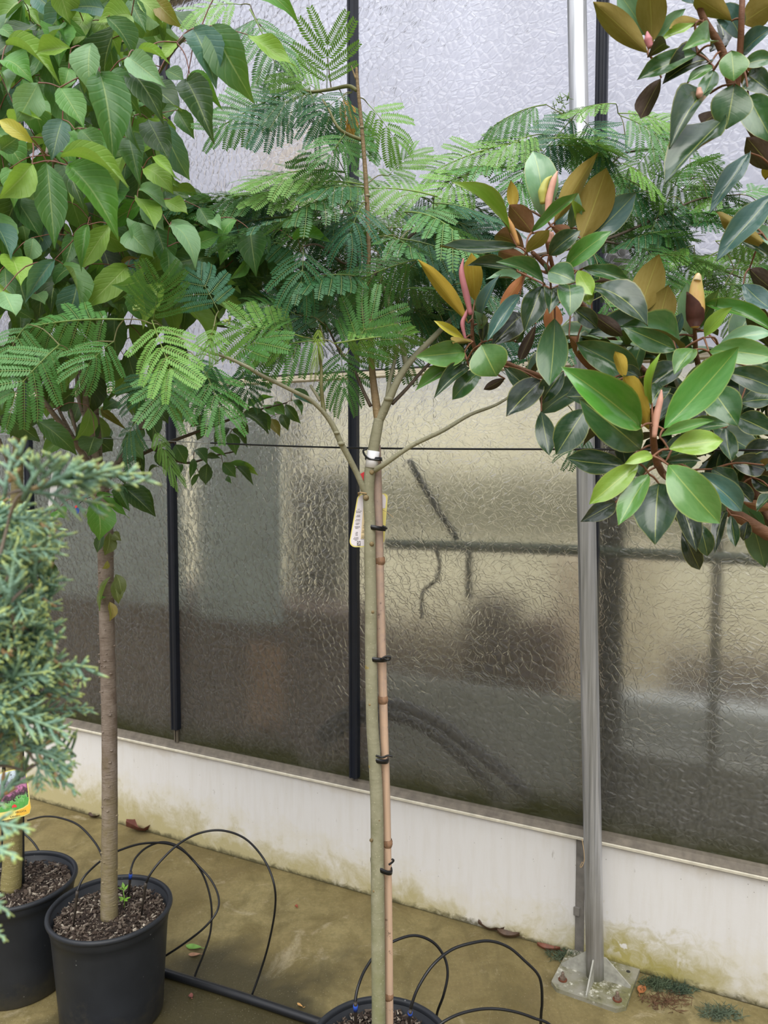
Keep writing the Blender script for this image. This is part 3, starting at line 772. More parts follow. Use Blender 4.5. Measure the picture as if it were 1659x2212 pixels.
tag(link('red_label', mesh(bm, 'red_label', M['red'], False)), 'small red label wedged in the lower fork of the silk tree', 'label')

# picture label hanging on the leftmost trunk
def mat_picture():
    m = MT('printed_flower_picture'); uv = m.n('ShaderNodeTexCoord').outputs['UV']; s = m.n('ShaderNodeSeparateXYZ'); m.L(uv, s.inputs[0])
    u, v = s.outputs['X'], s.outputs['Y']
    n1 = m.noise(m.mapping(uv, (30, 9, 1)), 1.0, 4, .6); n2 = m.noise(uv, 9, 5, .7)
    bank = m.math('ADD', v, m.math('MULTIPLY', u, -.25)); bank = m.math('ADD', bank, m.rng(n2, .3, .7, -.12, .12))
    col = m.ramp(bank, ((0.10, lin('5fae55')), (0.18, lin('8bc97e')), (0.22, lin('3a3438')), (0.34, lin('6d4c5e')), (0.42, lin('d488b6')), (0.55, lin('a9809a')), (0.64, lin('7b848c')), (0.78, lin('c9dce8')), (1, lin('e9f2f8'))))
    col = m.mix(m.rng(n1, .52, .68, 0, .55), col, lin('4a4f58'))
    return m.done(m.bsdf(col, .35))
def quadcard(name, q, Y, mat, parent, th=.0005):
    bm = bmesh.new(); uvl = bm.loops.layers.uv.new('uv')
    f = [bm.verts.new(at(x, y, Y)) for x, y, _, _ in q]; b = [bm.verts.new(at(x, y, Y) + Vector((0, th, 0))) for x, y, _, _ in q]
    fc = bm.faces.new(f); bm.faces.new(b[::-1])
    for l, (_, _, a, c) in zip(fc.loops, q): l[uvl].uv = (a, c)
    n = len(q)
    for k in range(n): bm.faces.new((f[k], b[k], b[(k+1) % n], f[(k+1) % n]))
    return link(name, mesh(bm, name, mat, False), None, parent)
Yp = 2.06
tg = empty('plant_label', at(30, 1664, Yp), 'picture label with pink flowers and yellow base on the leftmost trunk', 'label')
def fit(pts):
    def uv(x, y): return ((x + 12 + (y - 1668) * -.07) / 74, 1 - (y - 1668 + (x - 20) * .18) / 92)
    return [(x, y, *uv(x, y)) for x, y in pts]
quadcard('card', fit([(-12, 1676), (8, 1667), (30, 1662), (52, 1664), (57, 1672), (60, 1690), (64, 1725), (67, 1745), (64, 1757), (52, 1763), (24, 1769), (-10, 1776)]), Yp, M['tag_yellow'], tg)
quadcard('picture', fit([(-11, 1677), (8, 1669), (30, 1664), (51, 1666), (55, 1673), (58, 1692), (62, 1726), (60, 1737), (50, 1744), (34, 1750), (-10, 1757)]), Yp - .0006, mat_picture(), tg)
quadcard('yellow_band', fit([(36, 1752), (51, 1746), (61, 1739), (64, 1729), (66, 1745), (63, 1756), (51, 1761), (34, 1764)]), Yp - .0007, plain('tag_amber', 'f0bf4a', .4), tg)
bm = bmesh.new()
def poly(bm, pts, Y): bm.faces.new([bm.verts.new(at(x, y, Y)) for x, y in pts])
poly(bm, [(26, 1741), (31, 1737), (36, 1740), (36, 1743), (32, 1745), (31, 1742), (30, 1743), (28, 1746), (26, 1744)], Yp - .0011)
link('red_emblem', mesh(bm, 'red_emblem', M['red'], False), None, tg)
bm = bmesh.new(); lathe(bm, [(0, 0), (.0016, 0)], 10)
link('hole', mesh(bm, 'hole', M['ink'], False), Matrix.Translation(at(24, 1674, Yp - .0012)) @ Matrix.Rotation(PI/2, 4, 'X'), tg)
def text(s, px, py, Y, size, mat, parent, rot=0.0):
    cu = bpy.data.curves.new('lettering', 'FONT'); cu.body = s; cu.size = size; cu.extrude = .00005
    cu.materials.append(mat)
    tmp = bpy.data.objects.new('lettering_curve', cu)
    me = bpy.data.meshes.new_from_object(tmp)
    bpy.data.objects.remove(tmp)
    o = bpy.data.objects.new('lettering', me); C.objects.link(o)
    wm = Matrix.Translation(at(px, py, Y)) @ Matrix.Rotation(PI/2, 4, 'X') @ Matrix.Rotation(rot, 4, 'Z')
    o.parent = parent; o.matrix_parent_inverse = WORLD[parent.name].inverted(); o.matrix_basis = wm
    return o
text('ABULATA', 33, 1757, Yp - .0012, .0072, M['ink'], tg, R(10))
text('KANSEN', 22, 1767, Yp - .0012, .0072, M['ink'], tg, R(9))

# labels in the cherry
bm = bmesh.new(); pts_ = [(112, 998), (128, 1000), (130, 1008), (122, 1060), (112, 1092), (106, 1096), (104, 1090), (110, 1040)]
lb = card('white_label', pts_, 1.95, .0006, M['white']); tag(lb, 'blank white plastic label hanging in the lower cherry branches', 'label'); bm.free()
e = empty('blue_label', at(170, 1096, 1.9), 'small blue and red label beside the bright leaf on cherry trunk', 'label')
card('blue_card', [(162, 1105), (165, 1096), (172, 1098), (170, 1108), (166, 1111)], 1.9, .0008, M['blue'], e)
card('red_card', [(161, 1094), (166, 1090), (168, 1094), (164, 1098)], 1.899, .0008, M['red'], e)
card('red_card', [(180, 1076), (186, 1075), (187, 1081), (181, 1082)], 1.899, .0008, M['red'], e)
bm = bmesh.new(); tube(bm, [at(166, 1093, 1.9), at(180, 1080, 1.92), at(200, 1072, 1.97)], .001, 5)
link('cord', mesh(bm, 'cord', M['black_rubber']), None, e)

# ------------------------------------------------------------------ fallen leaves and litter on the floor
def dead_leaf(label, px, py, L, W, rz, col, curl, name='fallen_leaf', z=.004, lobes=0):
    bm = bmesh.new(); nu, nv = 7, 5; g = []
    for i in range(nu):
        t = i / (nu - 1); y = (t - .5) * L
        ww = W * (max(0.02, math.sin(PI * min(1, t * .95 + .03))) ** .8) * (1 + (.35 * math.sin(t * 14) if lobes else .06 * math.sin(t * 11)))
        g.append([bm.verts.new((ww * (k / (nv-1) - .5), y, curl * L * ((abs(k/(nv-1) - .5)*2)**2 * .6 + (t - .5)**2 * 1.5) + .0015 * math.sin(5*t + k))) for k in range(nv)])
    for i in range(nu - 1):
        for k in range(nv - 1): bm.faces.new((g[i][k], g[i][k+1], g[i+1][k+1], g[i+1][k]))
    tube(bm, [Vector((0, -L*.5, curl*L*.4)), Vector((0, -L*.62, curl*L*.3)), Vector((.004, -L*.75, .002))], .0009, 4)
    mt = Matrix.Translation(gr(px, py, z)) @ Matrix.Rotation(rz, 4, 'Z')
    return tag(link(name, mesh(bm, name, plain('leaf_' + col, col, .6, .25, 60, .2, 90)), mt), label, 'leaf')
dead_leaf('large red brown curled leaf on the concrete right of the cherry trunk', 314, 1792, .15, .085, R(100), '6e4036', .32, lobes=1)
dead_leaf('dark brown curled leaf against the wall left of the cherry trunk', 205, 1764, .06, .035, R(80), '46342a', .25)
dead_leaf('small rust leaf scrap at the wall base behind the conifer', 97, 1729, .03, .022, R(40), '8a4a36', .3)
dead_leaf('green fallen leaf on the damp floor right of the cherry pot', 418, 2047, .05, .026, R(80), '6f9a44', .1)
dead_leaf('pinkish brown leaf under the green fallen leaf', 420, 2063, .036, .018, R(95), '9a7358', .1)
dead_leaf('tiny red scrap in the wet patch beside the black pipe', 412, 2152, .018, .014, R(20), '7b4a42', .2)
dead_leaf('tiny rust scrap on open floor left of the silk trunk', 640, 1958, .014, .012, R(20), '8b4226', .25)
dead_leaf('dark brown twisted leaf at the wall foot, left of three there', 1062, 2008, .09, .03, R(68), '5b4638', .25, lobes=1)
dead_leaf('dark brown leaf at the wall foot, second of three there', 1098, 2024, .07, .028, R(75), '54402f', .3)
dead_leaf('reddish brown leaf at the wall foot nearest the pole plate', 1185, 2052, .07, .022, R(72), '74442f', .25)
dead_leaf('orange oval leaf on the floor right of the pole plate', 1386, 2138, .042, .024, R(-35), 'a2663c', .12)
dead_leaf('tan leaf scrap near the supply pipe left of silk pot', 648, 2172, .022, .008, R(50), 'b58a4e', .1)
def tuft(label, px, py, n, rad, col, h=.012):
    p = gr(px, py); bm = bmesh.new()
    for i in range(n):
        a = random.uniform(0, 6.28); rr = rad * random.random()
        q = Vector((rr*math.cos(a)*1.5, rr*math.sin(a)*.8, random.uniform(0, h*.5)))
        d = Vector((random.gauss(0, 1), random.gauss(0, 1), random.uniform(0, .7))).normalized() * random.uniform(.012, .03)
        sd = d.cross(Vector((0, 0, 1))).normalized() * .0008
        v = [bm.verts.new(x) for x in (q - sd, q + sd, q + d*.6 + sd*.8 + Vector((0, 0, .002)), q + d, q + d*.6 - sd*.8 + Vector((0, 0, .002)))]
        bm.faces.new(v)
    o = link('conifer_litter', mesh(bm, 'conifer_litter', plain('litter_' + col, col, .7, .3, 60), False), Matrix.Translation(p))
    return tag(o, label, 'litter', None, 'stuff')
tuft('grey green conifer litter at the wall beside the pole plate', 1228, 2068, 420, .042, '5d6b52')
tuft('grey green conifer litter right of the orange leaf', 1418, 2128, 380, .04, '566449')
tuft('grey green conifer litter further right along the wall foot', 1470, 2140, 260, .03, '4f5f4a')
tuft('grey green conifer litter in the lower right corner', 1555, 2192, 320, .04, '66745e')
tuft('brown conifer litter on the floor below the plate corner', 1440, 2165, 200, .05, '6d5038', .006)

# ------------------------------------------------------------------ foliage: shared shapes and materials
rl = random.Random(11)
def leaf_mesh(name, outline, rows, cols, fold, bend, wave, twist, mat, serr=0.0, seed=0):
    """leaf of unit length along +y and unit half width along x, bent along its length, chord from base to tip"""
    rr = random.Random(seed)
    spine = [Vector((0, 0))]; ang = 0.0
    for i in range(rows):
        t = (i + .5) / rows
        ang = bend * (t - .35) * 1.6
        spine.append(spine[-1] + Vector((math.cos(ang), -math.sin(ang))) / rows)
    tip = spine[-1]; L = tip.length; rot = math.atan2(tip.y, tip.x)
    def pt(p):
        x = p.x * math.cos(-rot) - p.y * math.sin(-rot); y = p.x * math.sin(-rot) + p.y * math.cos(-rot)
        return x / L, y / L
    bm = bmesh.new(); uvl = bm.loops.layers.uv.new('uv')
    ph = rr.uniform(0, 6)
    grid = []
    for i in range(rows + 1):
        t = i / rows
        y, z = pt(spine[i]); wv = outline(t)
        tw = twist * (t - .3)
        row = []
        for k in range(cols + 1):
            u = 2 * k / cols - 1
            x = u * wv * (1 + (serr * (1 if (i % 2) else -1) if abs(u) == 1 else 0))
            zz = fold * abs(u) * wv * .5 + wave * math.sin(t * 9 + ph + (1.5 if u > 0 else 0)) * u * u * .5
            x2 = x * math.cos(tw) ; zz += x * .5 * math.sin(tw)
            row.append(bm.verts.new((x2, y, z + zz)))
        grid.append(row)
    for i in range(rows):
        for k in range(cols):
            f = bm.faces.new((grid[i][k], grid[i][k+1], grid[i+1][k+1], grid[i+1][k]))
            for l, (a, b) in zip(f.loops, ((i, k), (i, k+1), (i+1, k+1), (i+1, k))):
                l[uvl].uv = (b / cols, a / rows)
    bmesh.ops.remove_doubles(bm, verts=bm.verts, dist=1e-5)
    return _keep(bm, name, mat)
def _keep(bm, name, mat):
    me = bpy.data.meshes.new(name); bm.to_mesh(me); bm.free()
    for m in (mat if isinstance(mat, list) else [mat]): me.materials.append(m)
    for p in me.polygons: p.use_smooth = True
    return me
def o_cherry(t):
    if t <= 0: return .015
    b = math.sin(PI * min(1, t ** .93)) ** 1.0
    return max(.004, b * (1 if t < .72 else 1 - .55 * ((t - .72) / .28)))
def o_magn(t):
    q = min(1, t ** 1.06)
    return max(.006, (4 * q * (1 - q)) ** .86 * (1 if t < .8 else 1 - .35 * ((t - .8) / .2)))
def leaf_mat(name, under, vein, rough, transl, lateral=9, spec=0.5, island=None, coat=0.0, vb=.25, mw=.03, la=.22, margin=False):
    m = MT(name); uv = m.n('ShaderNodeTexCoord').outputs['UV']; s = m.n('ShaderNodeSeparateXYZ'); m.L(uv, s.inputs[0])
    g = m.n('ShaderNodeNewGeometry'); oi = m.n('ShaderNodeObjectInfo')
    d = m.math('ABSOLUTE', m.math('SUBTRACT', s.outputs['X'], .5))
    mid = m.rng(d, mw * .4, mw, 1, 0)
    lat = m.math('SINE', m.math('MULTIPLY', m.math('SUBTRACT', s.outputs['Y'], m.math('MULTIPLY', d, .55)), lateral * 2 * PI))
    latl = m.rng(lat, .82, 1.0, 0, 1)
    oc = m.n('ShaderNodeTexCoord').outputs['Object']
    n1 = m.noise(oc, 5 if not island else 40, 3)
    if island:
        base = m.ramp(g.outputs['Random Per Island'], island); ub = m.mix(0.5, base, under)
    else:
        base = oi.outputs['Color']
        fl = oi.outputs['Alpha']
        ub = m.mix(fl, oi.outputs['Color'], under)
        base = m.mix(fl, lin('3c6236'), base)
    def shade(col, vcol, amt):
        k = m.mix(m.rng(n1, .3, .7), m.mix(.10, col, (0, 0, 0, 1)), m.mix(.03, col, (1, 1, .6, 1)))
        k = m.mix(m.math('MULTIPLY', latl, amt * la), k, vcol)
        return m.mix(m.math('MULTIPLY', mid, amt), k, vcol)
    top = shade(base, m.mix(.45, base, vein), .85)
    if margin: top = m.mix(m.rng(d, .455, .485, 0, .35), top, lin('b9b860'))
    top = top; bot = shade(ub, m.mix(.4, ub, vein), .6)
    h = m.math('ADD', m.math('MULTIPLY', m.rng(lat, .55, 1.0), -.7), m.math('MULTIPLY', mid, -1.2))
    nm = m.bump(h, vb, .0015)
    kw = dict(Specular_IOR_Level=spec)
    if coat: kw.update(Coat_Weight=coat, Coat_Roughness=.16)
    a = m.bsdf(top, rough, nm, **kw); b = m.bsdf(bot, .65, nm, Specular_IOR_Level=.25)
    sh = m.mixs(g.outputs['Backfacing'], a, b)
    if transl:
        tr = m.n('ShaderNodeBsdfTranslucent'); m.L(m.mix(.45, top, lin('a6c93a')), tr.inputs[0])
        sh = m.mixs(transl, sh, tr.outputs[0])
    return m.done(sh)
M['cherry_leaf'] = leaf_mat('cherry_leaf', lin('8aa76a'), lin('c5d68a'), .42, .30, 9, .45, vb=.3)
M['cherry_fill'] = leaf_mat('cherry_leaf_mass', lin('7f9c62'), lin('b5c880'), .42, .30, 9, .4, island=((0, lin('284a26')), (.4, lin('3a6630')), (.75, lin('528040')), (1, lin('86ae44'))))
M['magnolia_leaf'] = leaf_mat('magnolia_leaf', lin('7c5a30'), lin('cfd670'), .22, .05, 7, .5, coat=.35, vb=.06, mw=.021, la=.03, margin=True)
CHERRY = [leaf_mesh('cherry_leaf', o_cherry, 12, 4, f, b, w_, tw, M['cherry_leaf'], .03, i) for i, (f, b, w_, tw) in enumerate(((.25, .3, .05, 0), (.45, .7, .08, .2), (.15, 1.1, .06, -.2), (.5, .5, .10, .35), (.3, .9, .05, -.35), (.2, .1, .12, .1)))]
MAGN = [leaf_mesh('magnolia_leaf', o_magn, 10, 4, f, b, w_, tw, M['magnolia_leaf'], 0, i) for i, (f, b, w_, tw) in enumerate(((.20, .3, .05, 0), (.30, .5, .06, .12), (.15, -.3, .05, -.12), (.34, .7, .06, .18), (.25, .1, .09, -.18), (.18, .8, .05, .08)))]
UP = Vector((0, 0, 1))
def frame(B, T, width, n, sx=1.0):
    """matrix taking a unit leaf to base B, tip T, full width, upper side along n"""
    y = T - B; L = y.length; y = y / L
    z = (n - y * n.dot(y)); z = z.normalized() if z.length > 1e-4 else y.orthogonal().normalized()
    x = y.cross(z)
    hw = width / 2
    m = Matrix(((x.x * hw, y.x * L, z.x * L * sx, B.x), (x.y * hw, y.y * L, z.y * L * sx, B.y), (x.z * hw, y.z * L, z.z * L * sx, B.z), (0, 0, 0, 1)))
    return m
def rvec(r, s): return Vector((r.gauss(0, s), r.gauss(0, s), r.gauss(0, s)))
TONE = {'d': '264c26', 'm': '3c6e33', 'l': '88b045', 'p': '84b07c', 'b': '426f60', 'g': '569436', 'k': '193220', 'v': '5c9344',
        'o': '94823f', 'n': '7c5236', 'x': '3b251e', 'y': 'b59a34', 'r': 'a4673a', 'e': 'c8c04a', 'w': '5f6a36'}
TONE_M = dict(TONE, d='1d3f24', m='33602f', k='13281b', b='3d675f', v='578640', l='86aa3c', g='4c8b32', p='7aa47c')
def put_leaf(parent, meshes, name, B, T, wd, side, tone, tilt=.45, jit=.25, var=None, r=rl):
    mid = (B + T) / 2; tc_ = (CAM - mid).normalized()
    n = (tc_ + UP * tilt + rvec(r, jit)).normalized() if side == 'T' else (-tc_ + UP * .15 + rvec(r, jit)).normalized()
    me = meshes[var if var is not None else r.randrange(len(meshes))]
    o = link(name, me, frame(B, T, wd, n), parent)
    c = lin((TONE_M if meshes is MAGN else TONE)[tone]); k = r.uniform(.86, 1.16)
    o.color = (c[0]*k, c[1]*k, c[2]*k, 1.0 if side == 'T' else 0.0)
    return o
def twigs(targets, nodes, r0, r1, sag=.0, seg=3, prefer=None):
    """joins every target point to the nearest wood already there; returns polylines (points, radii)"""
    nodes = [Vector(n) for n in nodes]; res = []
    tg_ = sorted(targets, key=lambda p: min((p - n).length_squared for n in nodes))
    for p in tg_:
        best = min(nodes, key=lambda n: (p - n).length_squared)
        d = (p - best).length
        if d < .004: continue
        midp = (p + best) / 2 + UP * (.10 * d - sag * d) + rvec(rl, .03 * d)
        pts = spline([best, midp, p], seg)
        res.append((pts, [r0 if d > .12 else r1 * 1.4, r1]))
        nodes += [pts[len(pts) // 2], p] if d > .05 else [p]
    return res
def twig_obj(name, polys, mat, parent, stuff=True, sides=5):
    bm = bmesh.new()
    for pts, rad in polys: tube(bm, pts, rad, sides, cap=False)
    o = link(name, mesh(bm, name, mat), None, parent)
    if stuff: o['kind'] = 'stuff'
    return o
def bark(name, c1, c2, c3, ring=0.0, green=None, dots=None, bst=.6):
    m = MT(name); c = m.coord(); z = sepz(m, c)
    n1 = m.noise(c, 26, 5, .65); n2 = m.noise(m.mapping(c, (12, 12, 90)), 2.2, 4, .6)
    col = m.mix(m.rng(n1, .3, .7), lin(c1), lin(c2))
    col = m.mix(m.rng(n2, .58, .72, 0, ring), col, lin(c3))
    if green: col = m.mix(m.rng(m.math('ADD', z, m.rng(n1, .3, .7, -.15, .15)), .75, .3, 0, .65), col, lin(green))
    if dots: col = m.mix(m.rng(m.voro(c, 150), .10, .2, .8, 0), col, lin(dots))
    h = m.math('ADD', n1, m.math('MULTIPLY', n2, .8))
    return m.done(m.bsdf(col, .7, m.bump(h, bst, .004), Specular_IOR_Level=.3))
M['silk_bark'] = bark('silk_bark', '86846a', '9e9b82', '66644c', .25, '7c7f52', 'b3ae92', .18)
M['cherry_bark'] = bark('cherry_bark', '6b5c4f', '93877b', '3d3129', .95, '857b50', None)
M['moss_bark'] = bark('mossy_bark', '7d7450', '9a8f66', '5a5236', .5, '8e8450', 'c9c09a')
M['magn_bark'] = bark('magnolia_bark', '6a4c38', '836048', '4a3326', .4)
M['magn_shoot'] = plain('reddish_shoot', '7a5238', .6, .2, 80, .2, 200)
M['petiole'] = plain('red_petiole', '7c4f40', .5, .2, 60)
M['dark_twig'] = plain('dark_twig', '54483a', .7, .25, 60, .2, 120)
M['green_twig'] = plain('olive_twig', '74734a', .6, .25, 60)
def limb(name, pts, rad, mat, parent, sides=10, n=6, label=None, jit=.03):
    bm = bmesh.new(); P = spline(pts, n); tube(bm, P, rad, sides, jit=jit)
    o = link(name, mesh(bm, name, mat), None, parent)
    if label: o['label'] = label
    return P
def bump_knot(bm, p, r, d):
    bmesh.ops.create_icosphere(bm, subdivisions=2, radius=r, matrix=Matrix.Translation(p) @ Matrix.Scale(.6, 4, d))

# ------------------------------------------------------------------ cherry tree in the pot left of the middle
ch = empty('cherry_tree', P2 + Vector((0, 0, .26)), 'leafy cherry tree with brown trunk in the full black pot', 'tree')
YC = 2.02
tr_ = [at(236, 1985, YC), at(236, 1900, YC), at(237, 1750, YC), at(236, 1560, YC), at(232, 1400, YC), at(229, 1250, YC), at(226, 1130, YC), at(214, 1040, YC)]
tr_[0].z = .262
ctr = limb('trunk', tr_, [.0235, .0218, .0208, .0200, .0196, .020, .021, .022], M['cherry_bark'], ch, 16, 8, jit=.02)
bm = bmesh.new()
for i in range(60):
    p = ctr[rl.randrange(2, len(ctr) - 6)]; a = rl.uniform(-.2, PI + .2)
    bump_knot(bm, p + Vector((math.cos(a), -abs(math.sin(a)), 0)) * .0205 + Vector((0, 0, rl.uniform(-.02, .02))), rl.uniform(.0022, .005), UP)
link('bud_scar', mesh(bm, 'bud_scar', M['cherry_bark']), None, ch)['kind'] = 'stuff'
CB = {}
for nm, pts, r in (
    ('a', [(214, 1050, 2.02), (205, 980, 2.0), (190, 900, 1.98), (175, 800, 1.95), (150, 650, 1.9), (120, 500, 1.86)], [.012, .0095, .008, .006, .004]),
    ('b', [(216, 1050, 2.02), (212, 960, 2.03), (205, 850, 2.03), (215, 700, 2.02), (222, 520, 2.0), (210, 330, 1.95), (190, 180, 1.9), (165, 20, 1.88)], [.012, .010, .009, .0075, .006, .005, .004, .003]),
    ('c', [(220, 1052, 2.02), (255, 1000, 2.05), (300, 930, 2.08), (330, 870, 2.1), (370, 780, 2.1), (420, 600, 2.05), (470, 520, 2.0)], [.010, .009, .008, .007, .005, .003]),
    ('d', [(214, 1040, 2.02), (165, 960, 1.95), (120, 900, 1.9), (70, 830, 1.85), (20, 720, 1.8)], [.009, .0075, .006, .004]),
    ('e', [(250, 1010, 2.05), (330, 970, 2.1), (420, 935, 2.14), (500, 905, 2.16), (560, 885, 2.17), (620, 870, 2.18)], [.006, .005, .004, .003, .002]),
    ('f', [(222, 520, 2.0), (260, 380, 1.85), (300, 240, 1.7), (360, 130, 1.55), (410, 70, 1.4), (440, 55, 1.3)], [.0055, .005, .004, .0035, .003, .0025]),
    ('g', [(175, 800, 1.95), (140, 560, 1.7), (120, 380, 1.5), (110, 300, 1.35), (100, 335, 1.26)], [.005, .0045, .004, .003, .0025]),
    ('l', [(212, 1040, 2.02), (185, 990, 1.98), (150, 930, 1.94), (125, 880, 1.92), (100, 820, 1.9)], [.007, .006, .005, .004, .003]),
    ('m', [(205, 1010, 2.0), (165, 930, 2.0), (140, 860, 2.0), (60, 780, 1.98)], [.006, .005, .004, .0025]),
    ('n', [(216, 1045, 2.03), (200, 940, 2.06), (170, 860, 2.08), (165, 760, 2.1)], [.008, .007, .006, .004]),
    ('h', [(60, 110, 1.8), (110, 60, 1.75), (160, -10, 1.7)], [.003, .0028, .0022]),
    ('i', [(210, 330, 1.95), (140, 200, 1.9), (90, 120, 1.85), (60, 110, 1.8)], [.004, .0035, .003]),
    ('k', [(330, 970, 2.1), (400, 1000, 2.13), (460, 985, 2.15), (510, 975, 2.16)], [.004, .003, .002])):
    CB[nm] = limb('branch', [at(*p) for p in pts], r, M['dark_twig'] if nm in 'ek' else M['cherry_bark'], ch, 8, 6)
cnodes = [p for k in CB for p in CB[k][2:]]
cherry_targets = []
REG = {'A': (0, 0, 2.9625), 'B': (0, 500, 2.9625), 'D': (400, 560, 2.9625), 'E': (400, 60, 2.9625), 'M': (900, 300, 2.9625), 'N': (1100, 560, 2.968), 'O': (1100, 0, 2.968), 'P': (0, 0, 1.0), 'Q': (180, 780, 3.318), 'S': (0, 380, 3.95)}
def conv(rg, x, y):
    a, b, s = REG[rg]; return a + x / s, b + y / s
